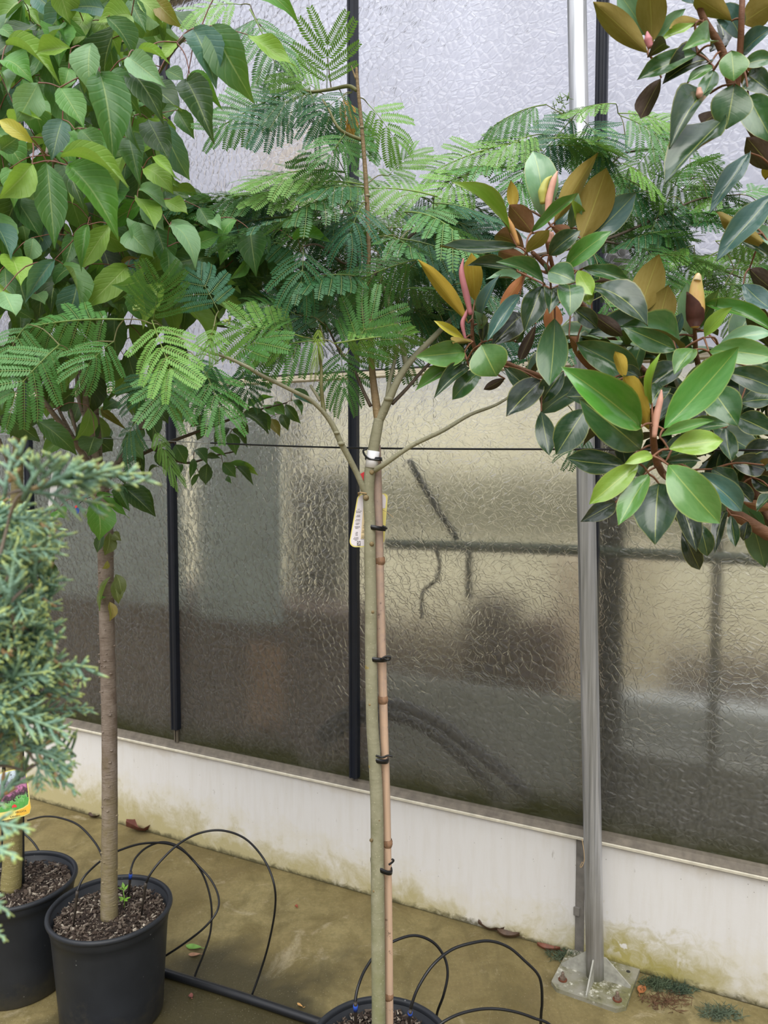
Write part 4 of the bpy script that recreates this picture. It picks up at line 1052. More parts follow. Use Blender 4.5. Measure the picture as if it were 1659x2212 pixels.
# region, base x, y, tip x, y, width, tone, depth
CL = """A 640 470 725 1060 265 m 1.16|A 440 1060 760 1530 255 g 1.14|A 390 1010 820 1190 150 l 1.12|A 205 1050 -10 1275 190 l 1.14|A 300 1040 350 1600 200 m 1.18
A 210 915 -10 770 100 e 1.16|A 385 560 540 825 180 v 1.16|A 245 530 100 790 195 p 1.16|A 585 280 585 610 185 p 1.16|A 1240 190 1385 565 245 b 1.22|A 1360 165 1628 665 260 m 1.22
A 1195 515 1372 920 205 d 1.24|A 820 365 1068 565 160 p 1.2|A 835 480 1050 800 195 d 1.22|A 915 510 1165 720 180 d 1.26|A 700 465 908 742 175 m 1.22|A 400 765 330 1040 170 b 1.26
A 520 830 670 1002 150 v 1.2|A 830 890 900 1195 170 m 1.26|A 945 760 1080 1025 185 d 1.28|A 860 740 905 985 100 m 1.24|A 400 1060 540 1350 165 d 1.24|A 40 290 382 532 130 l 1.3
A 455 310 225 340 115 l 1.25|A 10 400 215 535 190 g 1.28|A 975 1000 1122 1143 75 l 1.4|A 915 1080 1110 1245 150 l 1.42|A 895 1205 1070 1340 125 p 1.45|A 900 1315 1055 1480 130 p 1.45
A 815 1390 985 1660 165 p 1.45|A 1090 1450 1250 1720 160 p 1.4|A 1050 1275 1205 1375 120 l 1.5|A 1215 480 1425 705 100 g 1.3|A 1130 270 1030 380 80 l 1.3|A 880 340 1090 410 70 l 1.25
P 478 -30 645 52 66 g 1.3|P 535 75 638 146 42 l 1.5|A 885 0 1040 180 120 l 1.6|A 830 0 938 215 115 m 1.6|A 990 0 1170 185 120 o 1.6|A 505 50 600 205 95 l 1.6|A 690 165 912 280 150 o 1.65
A 720 195 845 280 120 m 1.66|A 0 190 105 265 90 v 1.4|A 0 290 50 375 80 l 1.4|A 0 480 55 590 130 p 1.3|A 100 830 260 760 100 l 1.2|A 0 960 130 870 110 m 1.3|A 60 1080 90 1330 150 v 1.24
A 550 320 540 600 150 d 1.3|A 440 440 400 590 110 v 1.25|A 210 640 330 740 90 v 1.2|A 480 830 560 1000 120 v 1.24|A 1060 450 1180 520 120 m 1.35|A 620 20 680 60 90 v 1.6
B 650 90 725 350 160 k 1.62|B 520 185 520 405 175 d 1.6|B 400 255 325 520 190 d 1.55|B 740 290 800 545 195 m 1.6|B 60 50 128 295 110 v 1.5|B 20 380 100 545 160 p 1.3|B 210 40 180 200 120 p 1.45
B 350 180 160 460 110 b 1.4|B 830 -10 985 165 175 p 1.46|B 1000 -20 1080 260 170 m 1.5|B 1095 -60 1250 210 165 p 1.42|B 780 200 1040 420 130 o 1.6|B 460 30 400 250 110 m 1.5|B 560 -40 520 260 90 v 1.4
B 100 500 220 570 120 m 1.5|B 0 130 40 10 90 d 1.5|B 720 0 800 130 130 k 1.7|B 1240 90 1420 20 110 v 1.5|B 1340 30 1270 150 90 d 1.6|B 1600 -10 1640 290 190 m 1.5|B 1580 190 1470 310 80 v 1.5
B 1400 420 1540 350 60 k 1.6|B 230 400 290 470 110 p 1.5|B 0 350 95 410 60 l 1.4|B 300 330 250 560 130 d 1.6
E 1 1 1 1 0 d 0|E 530 1320 445 1590 190 m 1.55|E 690 1355 940 1370 115 g 1.5|E 590 1380 640 1650 180 g 1.62|E 350 1340 220 1520 130 v 1.55|E 180 1240 240 1300 90 p 1.5|E 330 1230 230 1380 110 v 1.5
E 60 1150 10 1290 90 g 1.6|E 90 1150 180 1310 110 m 1.5|E 800 1660 905 1960 90 m 1.7|E 790 1590 870 1800 140 d 1.7|E 300 1100 480 1150 90 g 1.7|E 420 1420 380 1620 120 d 1.65
Q 870 390 760 475 70 d 2.14|Q 870 460 815 570 75 d 2.14|Q 1010 340 910 450 85 m 2.15|Q 1010 270 1140 400 110 d 2.15|Q 1150 370 1330 520 135 d 2.16|Q 1240 370 1340 500 100 m 2.17|Q 1280 310 1380 400 70 v 2.17
Q 1260 300 1370 255 50 g 2.16|Q 1370 290 1450 390 85 v 2.18|Q 1450 310 1560 450 80 d 2.18|Q 1490 285 1565 390 60 m 2.18|Q 1500 210 1640 310 90 b 2.18|Q 1420 380 1470 500 80 d 2.18|Q 1330 410 1410 545 80 o 2.19
Q 1010 480 1010 570 65 k 2.15|Q 1050 520 1095 675 100 m 2.14|Q 1070 490 1178 620 70 d 2.14|Q 945 500 940 620 30 d 2.14|Q 1140 430 1190 520 60 k 2.16|Q 1180 320 1250 280 60 g 2.16|Q 960 280 1140 255 50 d 2.15
Q 800 640 890 740 90 m 2.12|Q 790 700 765 850 55 m 2.12|Q 830 810 780 905 45 m 2.12|Q 890 735 878 890 110 d 2.12|Q 1000 730 1095 835 95 m 2.13|Q 1040 730 1240 775 55 v 2.14|Q 1100 760 1220 890 60 d 2.13
Q 1110 720 1255 820 55 l 2.15|Q 1030 830 1065 880 40 m 2.13|Q 880 680 990 700 50 d 2.12|Q 900 620 1030 690 45 g 2.12|Q 660 600 740 740 120 m 2.1|Q 560 620 590 790 135 d 2.08|Q 390 630 440 840 70 d 2.06
Q 690 740 690 835 85 m 2.1|Q 540 760 460 815 40 d 2.08|Q 250 800 300 890 90 k 2.04|Q 270 890 520 1112 150 d 1.95|Q 230 900 330 1075 95 m 1.96|Q 120 960 330 1130 70 g 1.94|Q 90 960 240 965 40 v 1.93
Q 510 370 610 450 110 d 2.1|Q 430 270 440 400 70 d 2.1|Q 740 50 850 200 150 k 2.1|Q 880 70 985 200 70 d 2.12|Q 640 250 700 340 100 m 2.1|Q 240 290 140 350 150 m 2.1|Q 40 20 20 420 190 k 2.0
Q 130 350 320 500 60 o 2.1|Q 180 290 420 230 70 d 2.08|Q 350 60 230 120 120 k 2.05|Q 860 240 920 340 60 d 2.13|Q 930 240 810 240 40 d 2.13|Q 100 560 210 650 150 d 2.08
P 205 1078 214 1168 64 g 1.88|P 118 1105 140 1120 40 g 1.9|P 268 1052 336 1116 44 d 1.93|P 250 1050 280 1104 32 m 1.95"""
n_big = 0
for row in CL.replace('\n', '|').split('|'):
    q = row.split()
    if len(q) < 8 or float(q[7]) == 0: continue
    bx, by, tx, ty, wd = (float(v) for v in q[1:6]); Y = float(q[7])
    p0 = conv(q[0], bx, by); p1 = conv(q[0], tx, ty)
    B = at(*p0, Y + .012); T = at(*p1, Y - rl.uniform(-.015, .035))
    wr = wd / REG[q[0]][2] * Y / FPX
    put_leaf(ch, CHERRY, 'leaf', B, T, wr * .97, 'T', q[6], .4, .22)
    cherry_targets.append(B); n_big += 1
# withered leaves stuck to the trunk
M['wither'] = leaf_mat('withered_leaf', lin('8f9a58'), lin('b6bb7a'), .6, .15, 9, .3)
for x0, y0, x1, y1, wd, c in ((236, 1150, 226, 1200, 30, 'w'), (222, 1150, 210, 1195, 22, 'd'), (232, 1210, 220, 1228, 30, 'o'), (246, 1150, 262, 1168, 22, 'w'), (238, 1246, 216, 1320, 34, 'w'), (250, 1240, 262, 1290, 26, 'w'), (244, 1256, 256, 1305, 26, 'w'), (236, 1300, 237, 1342, 24, 'o'), (230, 1290, 214, 1300, 16, 'v')):
    B = at(x0, y0, 1.985); T = at(x1, y1, 1.975)
    o = put_leaf(ch, CHERRY, 'withered_leaf', B, T, wd * 1.98 / FPX, 'T', c, .1, .5); n_big += 1
    o['label'] = 'wilted olive leaf clinging to the trunk'
# the mass of hanging leaves between and behind them
def inpoly(p, x, y):
    c = False; n = len(p)
    for i in range(n):
        (x1, y1), (x2, y2) = p[i], p[(i+1) % n]
        if (y1 > y) != (y2 > y) and x < (x2 - x1) * (y - y1) / (y2 - y1) + x1: c = not c
    return c
CPOLY = [(-140, -60), (330, -60), (385, 30), (330, 60), (270, 120), (345, 150), (395, 230), (335, 330), (360, 400), (470, 470), (610, 490), (620, 560), (520, 620), (420, 640), (400, 760), (380, 880), (300, 960), (180, 960), (60, 900), (-140, 900)]
fillers = []
rf = random.Random(23)
while len(fillers) < 900:
    x, y = rf.uniform(-140, 620), rf.uniform(-60, 960)
    if not inpoly(CPOLY, x, y): continue
    if y > 640 and rf.random() < (.35 if y < 780 else .72): continue
    Y = rf.uniform(1.42, 2.25) if y < 650 else rf.uniform(1.75, 2.3)
    if x > 380: Y = rf.uniform(1.6, 2.2)
    B = at(x, y, Y)
    d = Vector((rf.gauss(0, .55), rf.gauss(-.15, .5), -rf.uniform(.35, 1.2))).normalized() * rf.uniform(.075, .125)
    fillers.append((B, B + d, rf.uniform(.042, .060), Y))
fillers.sort(key=lambda f: f[3])
n_obj = max(0, 290 - n_big)
joined = bmesh.new(); juv = joined.loops.layers.uv.new('uv')
def add_mesh(bm, uvl, me, mat):
    vs = [bm.verts.new(mat @ v.co) for v in me.vertices]
    src = me.uv_layers[0].data
    for p in me.polygons:
        f = bm.faces.new([vs[i] for i in p.vertices])
        for l, li in zip(f.loops, p.loop_indices): l[uvl].uv = src[li].uv
for i, (B, T, wd, Y) in enumerate(fillers):
    if i < n_obj:
        put_leaf(ch, CHERRY, 'leaf', B, T, wd, 'T', rf.choice('ddmmmgvvbl'), .5, .5, None, rf)
        cherry_targets.append(B)
    else:
        n = ((CAM - B).normalized() + UP * .5 + rvec(rf, .5)).normalized()
        add_mesh(joined, juv, CHERRY[rf.randrange(6)], frame(B, T, wd, n))
        if rf.random() < .4: cherry_targets.append(B)
link('foliage', _keep(joined, 'foliage', M['cherry_fill']), None, ch)['kind'] = 'stuff'
twig_obj('twigs', twigs(cherry_targets, cnodes, .0014, .0008), M['petiole'], ch)

# ------------------------------------------------------------------ leftmost tree (mossy trunk), stake and strap
lt = empty('young_tree', P1 + Vector((0, 0, .27)), 'mossy trunked young tree in the leftmost pot, crown behind the conifer', 'tree')
YL = 2.15
lp = [at(24, 1955, YL), at(27, 1850, YL), at(30, 1700, YL), at(32, 1500, YL), at(34, 1300, YL), at(36, 1100, YL), at(40, 950, YL), at(48, 800, YL), at(60, 600, YL)]
lp[0].z = .268
lpp = limb('trunk', lp, [.029, .026, .023, .021, .019, .017, .013, .009, .005], M['moss_bark'], lt, 14, 6)
lb_ = [limb('branch', [at(*p) for p in pts], [.006, .004, .002], M['cherry_bark'], lt, 6, 5) for pts in ([(38, 1000, YL), (70, 900, 2.1), (95, 780, 2.05)], [(38, 1050, YL), (-20, 900, 2.1), (-60, 760, 2.1)], [(36, 1200, YL), (70, 1180, 2.1), (100, 1170, 2.08), (108, 1230, 2.07)])]
lt_t = []
for x0, y0, x1, y1, wd, c in ((92, 1166, 116, 1202, 22, 'v'), (100, 1180, 106, 1240, 30, 'd'), (104, 1215, 114, 1262, 26, 'd'), (98, 1220, 98, 1285, 24, 'e'), (90, 1160, 84, 1210, 22, 'm'), (80, 860, 60, 930, 34, 'd'), (40, 880, 20, 950, 34, 'd'), (20, 820, -10, 900, 40, 'm'), (90, 780, 80, 850, 34, 'd'), (60, 760, 40, 830, 36, 'd'), (10, 760, 0, 840, 34, 'k'), (110, 820, 100, 880, 30, 'k'), (30, 690, 60, 760, 36, 'd'), (-10, 860, 10, 930, 34, 'k'), (60, 800, 90, 850, 30, 'd')):
    B = at(x0, y0, 2.1); T = at(x1, y1, 2.08)
    put_leaf(lt, CHERRY, 'leaf', B, T, wd * 2.1 / FPX, 'T', c, .4, .3); lt_t.append(B)
twig_obj('twigs', twigs(lt_t, [p for q in lb_ for p in q], .0018, .001), M['dark_twig'], lt)
bm = bmesh.new(); q = [at(48, 1925, YL + .03), at(47, 1800, YL + .03), at(46, 1600, YL + .03), at(45, 1400, YL + .03)]; q[0].z = .27
tube(bm, spline(q, 4), .0075, 10)
tag(link('stake', mesh(bm, 'stake', plain('dark_stake', '2a2c2d', .6))), 'dark slim stake beside the mossy leftmost trunk', 'stake')
bm = bmesh.new(); q = [at(8, 1925, YL), at(8, 1800, YL), at(10, 1600, YL)]; q[0].z = .27
tube(bm, spline(q, 4), .0065, 10)
tag(link('stake', mesh(bm, 'stake', plain('black_stake', '17191b', .5))), 'black stake at the left edge beside the mossy trunk', 'stake')

# ------------------------------------------------------------------ magnolia
MTX = Vector((.98, 1.42, 0))
make_pot('black plastic pot of the magnolia, just outside the photo', MTX, .36, .32, .29, 300)
mg = empty('magnolia_tree', MTX + Vector((0, 0, .28)), 'glossy magnolia with brown leaf undersides reaching in from the right', 'tree')
mtr = limb('trunk', [MTX + Vector((0, 0, .28)), MTX + Vector((.01, 0, .8)), MTX + Vector((0, .01, 1.3)), MTX + Vector((-.02, 0, 1.8)), MTX + Vector((0, 0, 2.3))], [.024, .021, .018, .014, .008], M['magn_bark'], mg, 12)
MB_ = {}
for nm, pts, r, mm in (
    ('a', [MTX + Vector((0, 0, 1.05)), (1700, 1185, 1.42), (1659, 1155, 1.42), (1590, 1112, 1.40), (1500, 1060, 1.36), (1440, 1030, 1.27), (1420, 1000, 1.20)], [.014, .012, .0115, .011, .008, .006, .0055], 'magn_bark'),
    ('a2', [(1420, 1005, 1.2), (1414, 975, 1.17), (1411, 940, 1.14), (1410, 915, 1.12)], [.0055, .0055, .005, .004], 'magn_shoot'),
    ('b', [(1590, 1112, 1.40), (1565, 980, 1.46), (1530, 860, 1.44), (1505, 775, 1.38), (1502, 735, 1.335), (1500, 705, 1.31)], [.008, .007, .006, .005, .0035, .003], 'magn_bark'),
    ('c', [(1565, 980, 1.46), (1450, 860, 1.50), (1330, 740, 1.48), (1240, 640, 1.40), (1180, 575, 1.34), (1150, 545, 1.32)], [.008, .007, .006, .0055, .0045, .0035], 'magn_bark'),
    ('c2', [(1200, 600, 1.36), (1185, 540, 1.33), (1178, 500, 1.32)], [.004, .0035, .003], 'magn_shoot'),
    ('d', [(1450, 860, 1.50), (1300, 850, 1.52), (1160, 810, 1.48), (1060, 770, 1.42), (1024, 748, 1.37), (1020, 690, 1.35)], [.006, .0055, .005, .0045, .004, .003], 'magn_bark'),
    ('e', [MTX + Vector((-.02, 0, 1.75)), (1720, 420, 1.36), (1650, 320, 1.30), (1590, 210, 1.24), (1560, 110, 1.22), (1520, 40, 1.2), (1500, -20, 1.2)], [.010, .009, .008, .007, .006, .005, .004], 'magn_bark'),
    ('e2', [(1590, 210, 1.24), (1598, 120, 1.22), (1602, 40, 1.2), (1604, -30, 1.2)], [.005, .005, .0045, .004], 'magn_shoot'),
    ('f', [MTX + Vector((-.02, 0, 1.6)), (1720, 520, 1.36), (1665, 430, 1.34)], [.008, .006, .004], 'magn_bark'),
    ('g', [(1700, 1185, 1.42), (1640, 1080, 1.48), (1600, 980, 1.5), (1640, 880, 1.5)], [.007, .006, .005, .003], 'magn_bark')):
    MB_[nm] = limb('branch', [p if isinstance(p, Vector) else at(*p) for p in pts], r, M[mm], mg, 9, 5)
mnodes = [p for k in MB_ for p in MB_[k][3:]]
ML = """M 810 505 745 78 195 T p 1.30|M 880 540 1160 85 120 U o 1.31|M 1055 640 1215 185 215 U o 1.29|M 1080 660 1405 345 175 T b 1.31|M 950 830 1250 590 125 T g 1.26|M 850 745 1048 588 125 T d 1.29
M 745 605 592 422 135 U n 1.29|M 595 605 232 275 90 T l 1.24|M 640 690 148 688 112 T d 1.25|M 622 450 603 265 72 U y 1.33|M 740 595 1030 345 70 T v 1.27|M 700 725 850 580 95 U o 1.25|M 860 560 968 622 85 U n 1.30
M 690 700 498 618 125 U n 1.32|M 720 770 528 722 85 U n 1.33|M 815 930 512 785 95 T m 1.23|M 640 845 322 810 80 T d 1.26|M 845 850 1012 915 160 T m 1.20|M 970 930 978 1138 160 T m 1.21|M 860 965 850 1118 115 T d 1.22
M 805 945 690 1232 150 T d 1.23|M 865 1040 880 1232 115 U r 1.25|M 690 868 532 1090 75 U r 1.30|M 1030 840 1125 1000 105 T l 1.20|M 1075 960 1110 1068 80 T l 1.22|M 1068 830 1358 900 92 T m 1.24|M 1110 950 1478 1202 215 T d 1.22
M 1130 920 1330 925 55 U x 1.27|M 885 1150 850 1582 200 T m 1.21|M 660 1000 448 1305 95 T b 1.30|M 668 1130 480 1330 165 T k 1.34|M 765 1185 660 1418 70 U x 1.33|M 1000 1085 1155 1212 115 T d 1.26|M 1120 1120 1322 1262 95 U x 1.28
M 975 1265 1305 1545 165 U n 1.36|M 1020 1305 1442 1535 190 T m 1.30|M 1660 1350 1310 1195 160 T m 1.30|M 1420 1118 1552 738 195 U o 1.36|M 1540 1215 1610 935 165 U o 1.36|M 330 1180 8 775 92 U y 1.33|M 372 1035 350 728 122 U y 1.36
M 305 1285 110 1163 52 T e 1.32|M 360 1298 222 1305 40 U o 1.31|M 420 1190 540 868 88 T b 1.34|M 305 1365 -5 1395 155 T v 1.30|M 415 1318 512 1520 245 T v 1.26|M 322 1418 -10 1612 85 T v 1.29|M 342 1468 112 1655 95 T d 1.31
M 405 1488 228 1670 120 T m 1.30|M 555 1455 780 1665 110 T d 1.29|M 565 1535 428 1605 55 U x 1.33|M 725 900 448 892 85 T p 1.36|M 395 1235 370 1100 85 T p 1.36|M 420 1300 430 1120 60 T k 1.36|M 990 570 1035 350 80 T p 1.34|M 885 560 985 430 80 T b 1.34
M 1040 580 985 380 70 T l 1.34|M 700 860 730 780 90 T d 1.30|M 830 860 830 800 70 T d 1.3|M 540 1300 640 1120 130 T k 1.36|M 640 1300 700 1200 80 T m 1.34
N 840 1080 338 690 225 T g 1.10|N 990 1090 1472 563 225 T g 1.10|N 900 1100 730 740 130 U y 1.12|N 740 760 680 588 80 U y 1.12|N 915 930 968 600 62 T l 1.11|N 845 1222 448 893 225 T m 1.14|N 965 1140 1322 1035 75 T v 1.09
N 1022 1217 1372 1163 165 T l 1.08|N 1100 1150 1412 1062 125 T m 1.16|N 740 1320 362 1278 165 T d 1.14|N 922 1262 738 1312 75 T l 1.07|N 832 1308 512 1572 150 T l 1.07|N 898 1380 700 1712 145 T v 1.08|N 960 1440 935 1828 265 T d 1.09
N 1020 1318 1350 1695 245 T v 1.06|N 1205 1368 1492 1618 155 T b 1.16|N 1005 1300 1230 1290 65 T d 1.15|N 680 1560 455 1685 115 T k 1.20|N 1090 1560 1200 1875 140 T k 1.20|N 1110 1740 1222 1990 110 T k 1.22|N 1215 1690 1270 1905 110 T d 1.19
N 1300 835 1465 1068 215 T m 1.18|N 1385 1080 1425 1292 110 T d 1.18|N 1460 1010 1700 1120 150 T d 1.20|N 1100 592 715 428 150 T m 1.24|N 1248 502 1432 308 100 T l 1.22|N 1245 290 1700 460 115 T g 1.30|N 1182 580 1058 738 125 T v 1.20
N 1340 555 1700 480 110 T p 1.26|N 1280 590 1720 640 155 T v 1.20|N 1375 725 1720 850 155 T d 1.22|N 1110 680 855 850 150 T d 1.24|N 490 960 300 1255 195 T d 1.20|N 205 975 258 1258 125 T d 1.24|N 205 780 -20 1010 175 T k 1.28
N 350 720 200 930 130 T d 1.27|N 1165 490 1140 150 140 T p 1.34|N 1225 440 1350 188 95 T v 1.33|N 1040 500 1105 345 90 T b 1.33|N 1395 1610 1318 1885 80 T k 1.30|N 1420 1640 1452 1845 75 T d 1.30|N 1530 1680 1500 1805 75 T k 1.30
N 1700 1500 1588 1612 80 T d 1.26|N 1300 1345 1475 1455 115 T d 1.24|N 1150 870 1090 1100 150 T d 1.24|N 1240 920 1290 1120 130 T k 1.26|N 1000 820 900 960 130 T d 1.22|N 760 720 730 960 150 T d 1.26|N 1500 1290 1720 1200 170 T k 1.28
N 1420 1300 1640 1350 150 T k 1.28|N 1480 920 1720 900 150 T d 1.28|N 1560 700 1720 760 100 T m 1.3|N 840 760 700 700 90 T d 1.27|N 1000 1400 1230 1420 120 T k 1.22|N 850 1400 640 1370 110 T k 1.2|N 540 900 360 880 150 T d 1.27
N 1500 160 1680 320 130 T b 1.36|N 1540 60 1700 200 120 U x 1.38|N 1240 760 1340 640 120 T d 1.3|N 1640 1320 1700 1280 100 T m 1.2|N 1440 1420 1560 1560 110 T k 1.32|N 1560 1400 1700 1480 110 T k 1.32|N 1500 1560 1700 1600 70 U n 1.34
O 888 342 538 13 140 U o 1.18|O 872 225 690 -60 140 T p 1.24|O 915 275 895 -110 175 U o 1.20|O 930 275 1132 55 95 T p 1.22|O 890 365 1005 290 95 U x 1.16|O 1205 345 818 515 135 T m 1.16|O 1295 400 985 532 180 T k 1.19
O 1192 150 958 272 62 T l 1.15|O 1245 145 1032 185 85 U o 1.18|O 1292 290 1113 318 125 T v 1.13|O 1312 430 1138 532 75 T v 1.15|O 1310 450 1245 612 110 T m 1.13|O 1425 328 1440 518 175 T v 1.10|O 1445 540 1392 828 245 T m 1.11
O 1535 620 1690 915 190 T m 1.15|O 975 500 840 762 120 U x 1.19|O 1122 555 1092 700 80 U x 1.20|O 1285 598 1030 945 165 T d 1.14|O 1385 755 998 1168 245 T d 1.12|O 1345 715 1240 805 110 U x 1.17|O 1542 980 1288 1362 120 T b 1.22
O 1700 1090 1520 880 145 U x 1.24|O 1700 1240 1328 1670 165 T b 1.20|O 1690 1600 1318 1352 90 U o 1.30|O 1480 245 1320 40 155 T b 1.22|O 1495 150 1690 20 170 U o 1.24|O 1488 350 1690 180 130 T b 1.22|O 1425 135 1190 -15 125 U o 1.20
O 1490 420 1690 380 105 T m 1.16|O 1480 440 1570 400 80 U r 1.2|O 1530 480 1690 605 140 T d 1.18|O 1385 235 1290 330 100 T k 1.24|O 1560 1440 1700 1570 95 T p 1.34|O 1480 1540 1690 1650 70 T d 1.32|O 1180 -10 1060 -40 120 T b 1.25
O 1500 580 1560 480 100 U n 1.24|O 1560 60 1640 -60 120 T b 1.26|O 1640 1150 1700 1060 90 U y 1.34|O 1340 150 1380 320 110 T k 1.27"""
mt_ = []
for row in ML.replace('\n', '|').split('|'):
    q = row.split()
    bx, by, tx, ty, wd = (float(v) for v in q[1:6]); Y = float(q[8])
    p0 = conv(q[0], bx, by); p1 = conv(q[0], tx, ty)
    far = (rl.uniform(-.045, .02))
    B = at(*p0, Y + .015); T = at(*p1, Y + far)
    put_leaf(mg, MAGN, 'leaf', B, T, wd / REG[q[0]][2] * Y / FPX * 1.05, q[6], q[7], .42, .16)
    mt_.append(B)
# petioles to the nearest wood, leaf by leaf
twig_obj('twigs', twigs(mt_, mnodes, .0019, .0014, .0, 3), M['magn_shoot'], mg)
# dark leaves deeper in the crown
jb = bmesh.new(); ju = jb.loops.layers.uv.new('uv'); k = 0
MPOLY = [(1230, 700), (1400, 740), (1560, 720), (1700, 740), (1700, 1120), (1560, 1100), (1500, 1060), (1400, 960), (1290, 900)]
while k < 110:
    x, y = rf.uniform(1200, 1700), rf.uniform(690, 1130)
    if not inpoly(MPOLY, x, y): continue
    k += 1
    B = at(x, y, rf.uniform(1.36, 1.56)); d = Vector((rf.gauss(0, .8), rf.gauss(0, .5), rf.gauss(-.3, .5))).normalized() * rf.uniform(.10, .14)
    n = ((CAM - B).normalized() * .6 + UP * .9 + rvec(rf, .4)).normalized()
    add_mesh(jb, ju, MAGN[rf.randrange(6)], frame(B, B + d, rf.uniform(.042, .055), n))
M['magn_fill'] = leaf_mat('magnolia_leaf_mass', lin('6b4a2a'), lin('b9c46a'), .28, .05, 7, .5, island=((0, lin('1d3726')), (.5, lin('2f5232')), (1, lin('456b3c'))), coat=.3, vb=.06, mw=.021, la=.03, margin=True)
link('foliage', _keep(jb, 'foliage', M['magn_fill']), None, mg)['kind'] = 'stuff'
# flower bud, leaf buds
def bud(name, pts, Y, rad, mat, label, sides=14, n=6):
    bm = bmesh.new(); P = spline([at(x, y, Y) for x, y in pts], n); tube(bm, P, rad, sides)
    o = link(name, mesh(bm, name, mat), None, mg); o['label'] = label; return o
def mat_bud():
    m = MT('flower_bud_cream'); c = m.coord(); n1 = m.noise(m.mapping(c, (40, 40, 8)), 2, 4); n2 = m.noise(c, 30, 4)
    col = m.mix(m.rng(n1, .3, .7), lin('e8c478'), lin('d9a260'))
    col = m.mix(m.rng(n2, .45, .7, 0, .7), col, lin('dcd66a'))
    return m.done(m.bsdf(col, .45))
M['bud'] = mat_bud(); M['bud_tip'] = plain('bud_tip', 'f1dcae', .5)
M['sheath'] = plain('bud_sheath', '6a4030', .6, .25, 60, .15, 120)
M['pink_bud'] = plain('pink_leaf_bud', 'cf9c86', .5, .15, 40); M['dusky_bud'] = plain('dusky_pink_bud', 'b87478', .5, .15, 40)
pp = bud('flower_bud', [(1501, 708), (1502, 690), (1503, 665), (1504, 640), (1505, 615), (1508, 595), (1510, 590)], 1.30, [.006, .0135, .0148, .0130, .0095, .005, .001], M['bud'], 'creamy yellow flower bud', 18)
bm = bmesh.new(); rg = []                                # brown sheath clasping the lower left of the bud
for i, (x, y, r) in enumerate(((1501, 706, .0075), (1502, 690, .0145), (1502.5, 672, .0156), (1502.5, 655, .0152), (1502, 640, .0142), (1501, 630, .0132))):
    a0 = R(-265 + 10 * i) ; a1 = R(-265 + 300 - 42 * i)
    p = at(x, y, 1.30)
    rg.append([bm.verts.new(p + Vector((math.cos(a0 + (a1 - a0) * k / 12) * r, math.sin(a0 + (a1 - a0) * k / 12) * r, 0))) for k in range(13)])
for a, b in zip(rg, rg[1:]):
    for k in range(12): bm.faces.new((a[k], a[k+1], b[k+1], b[k]))
bmesh.ops.solidify(bm, geom=bm.faces[:], thickness=.0007)
link('bud_sheath', mesh(bm, 'bud_sheath', M['sheath']), None, mg)['label'] = 'dark brown bud sheath'
bud('bud_tip', [(1506, 606), (1508.5, 596), (1510, 590)], 1.293, [.0062, .0042, .001], M['bud_tip'], 'pale bud tip', 10)
bud('leaf_bud', [(1181, 480), (1186, 430), (1196, 390), (1204, 370)], 1.27, [.0032, .0060, .0050, .001], M['pink_bud'], 'pink unfolding leaf bud')
bud('leaf_bud', [(1172, 440), (1172, 415), (1180, 392), (1192, 380)], 1.275, [.004, .0075, .005, .001], plain('lime_bud', 'b6b65a', .5), 'yellow green unfolding leaf')
bud('leaf_bud', [(1413, 945), (1418, 900), (1426, 865), (1429, 842)], 1.12, [.0035, .0052, .0044, .001], M['pink_bud'], 'pink leaf bud of the front rosette')
bud('leaf_bud', [(1017, 680), (1008, 640), (997, 590), (1001, 558)], 1.33, [.0035, .0058, .0048, .001], M['dusky_bud'], 'dusky pink curved leaf bud')
bud('leaf_bud', [(1006, 735), (999, 700), (1006, 680), (1013, 660)], 1.335, [.002, .0040, .0032, .001], M['dusky_bud'], 'small pink leaf bud lower down')
bud('leaf_bud', [(1405, 103), (1400, 85), (1398, 68)], 1.17, [.004, .006, .001], M['dusky_bud'], 'pink bud between olive leaves')
bud('leaf_bud', [(1510, 190), (1511, 205), (1516, 216)], 1.12, [.003, .0055, .001], M['pink_bud'], 'pink bud under hanging leaf')
bud('leaf_bud', [(1186, 525), (1190, 505), (1202, 555)], 1.3, [.003, .005, .001], M['pink_bud'], 'pink bud in the upper rosette')
bud('leaf_bud', [(1120, 530), (1105, 490), (1083, 455), (1077, 440)], 1.27, [.003, .0045, .003, .0008], plain('tan_bud', 'b98a4e', .6), 'tan dried bud scale')

# ------------------------------------------------------------------ silk tree: feathery twice-divided leaves
def silk_mat(name, island=None):
    m = MT(name); uv = m.n('ShaderNodeTexCoord').outputs['UV']; s = m.n('ShaderNodeSeparateXYZ'); m.L(uv, s.inputs[0])
    oi = m.n('ShaderNodeObjectInfo'); g = m.n('ShaderNodeNewGeometry')
    base = oi.outputs['Color']
    under = m.mix(.22, base, lin('8fae80'))
    mid = m.mix(.35, base, lin('b9c06a'))
    k = m.mix(s.outputs['X'], base, mid)
    kb = m.mix(s.outputs['X'], under, mid)
    a = m.bsdf(k, .45, None, Specular_IOR_Level=.4); b = m.bsdf(kb, .55, None, Specular_IOR_Level=.3)
    sh = m.mixs(g.outputs['Backfacing'], a, b)
    tr = m.n('ShaderNodeBsdfTranslucent'); m.L(m.mix(.35, base, lin('8aab45')), tr.inputs[0])
    return m.done(m.mixs(.20, sh, tr.outputs[0]))
M['silk_leaf'] = silk_mat('silk_leaflets')
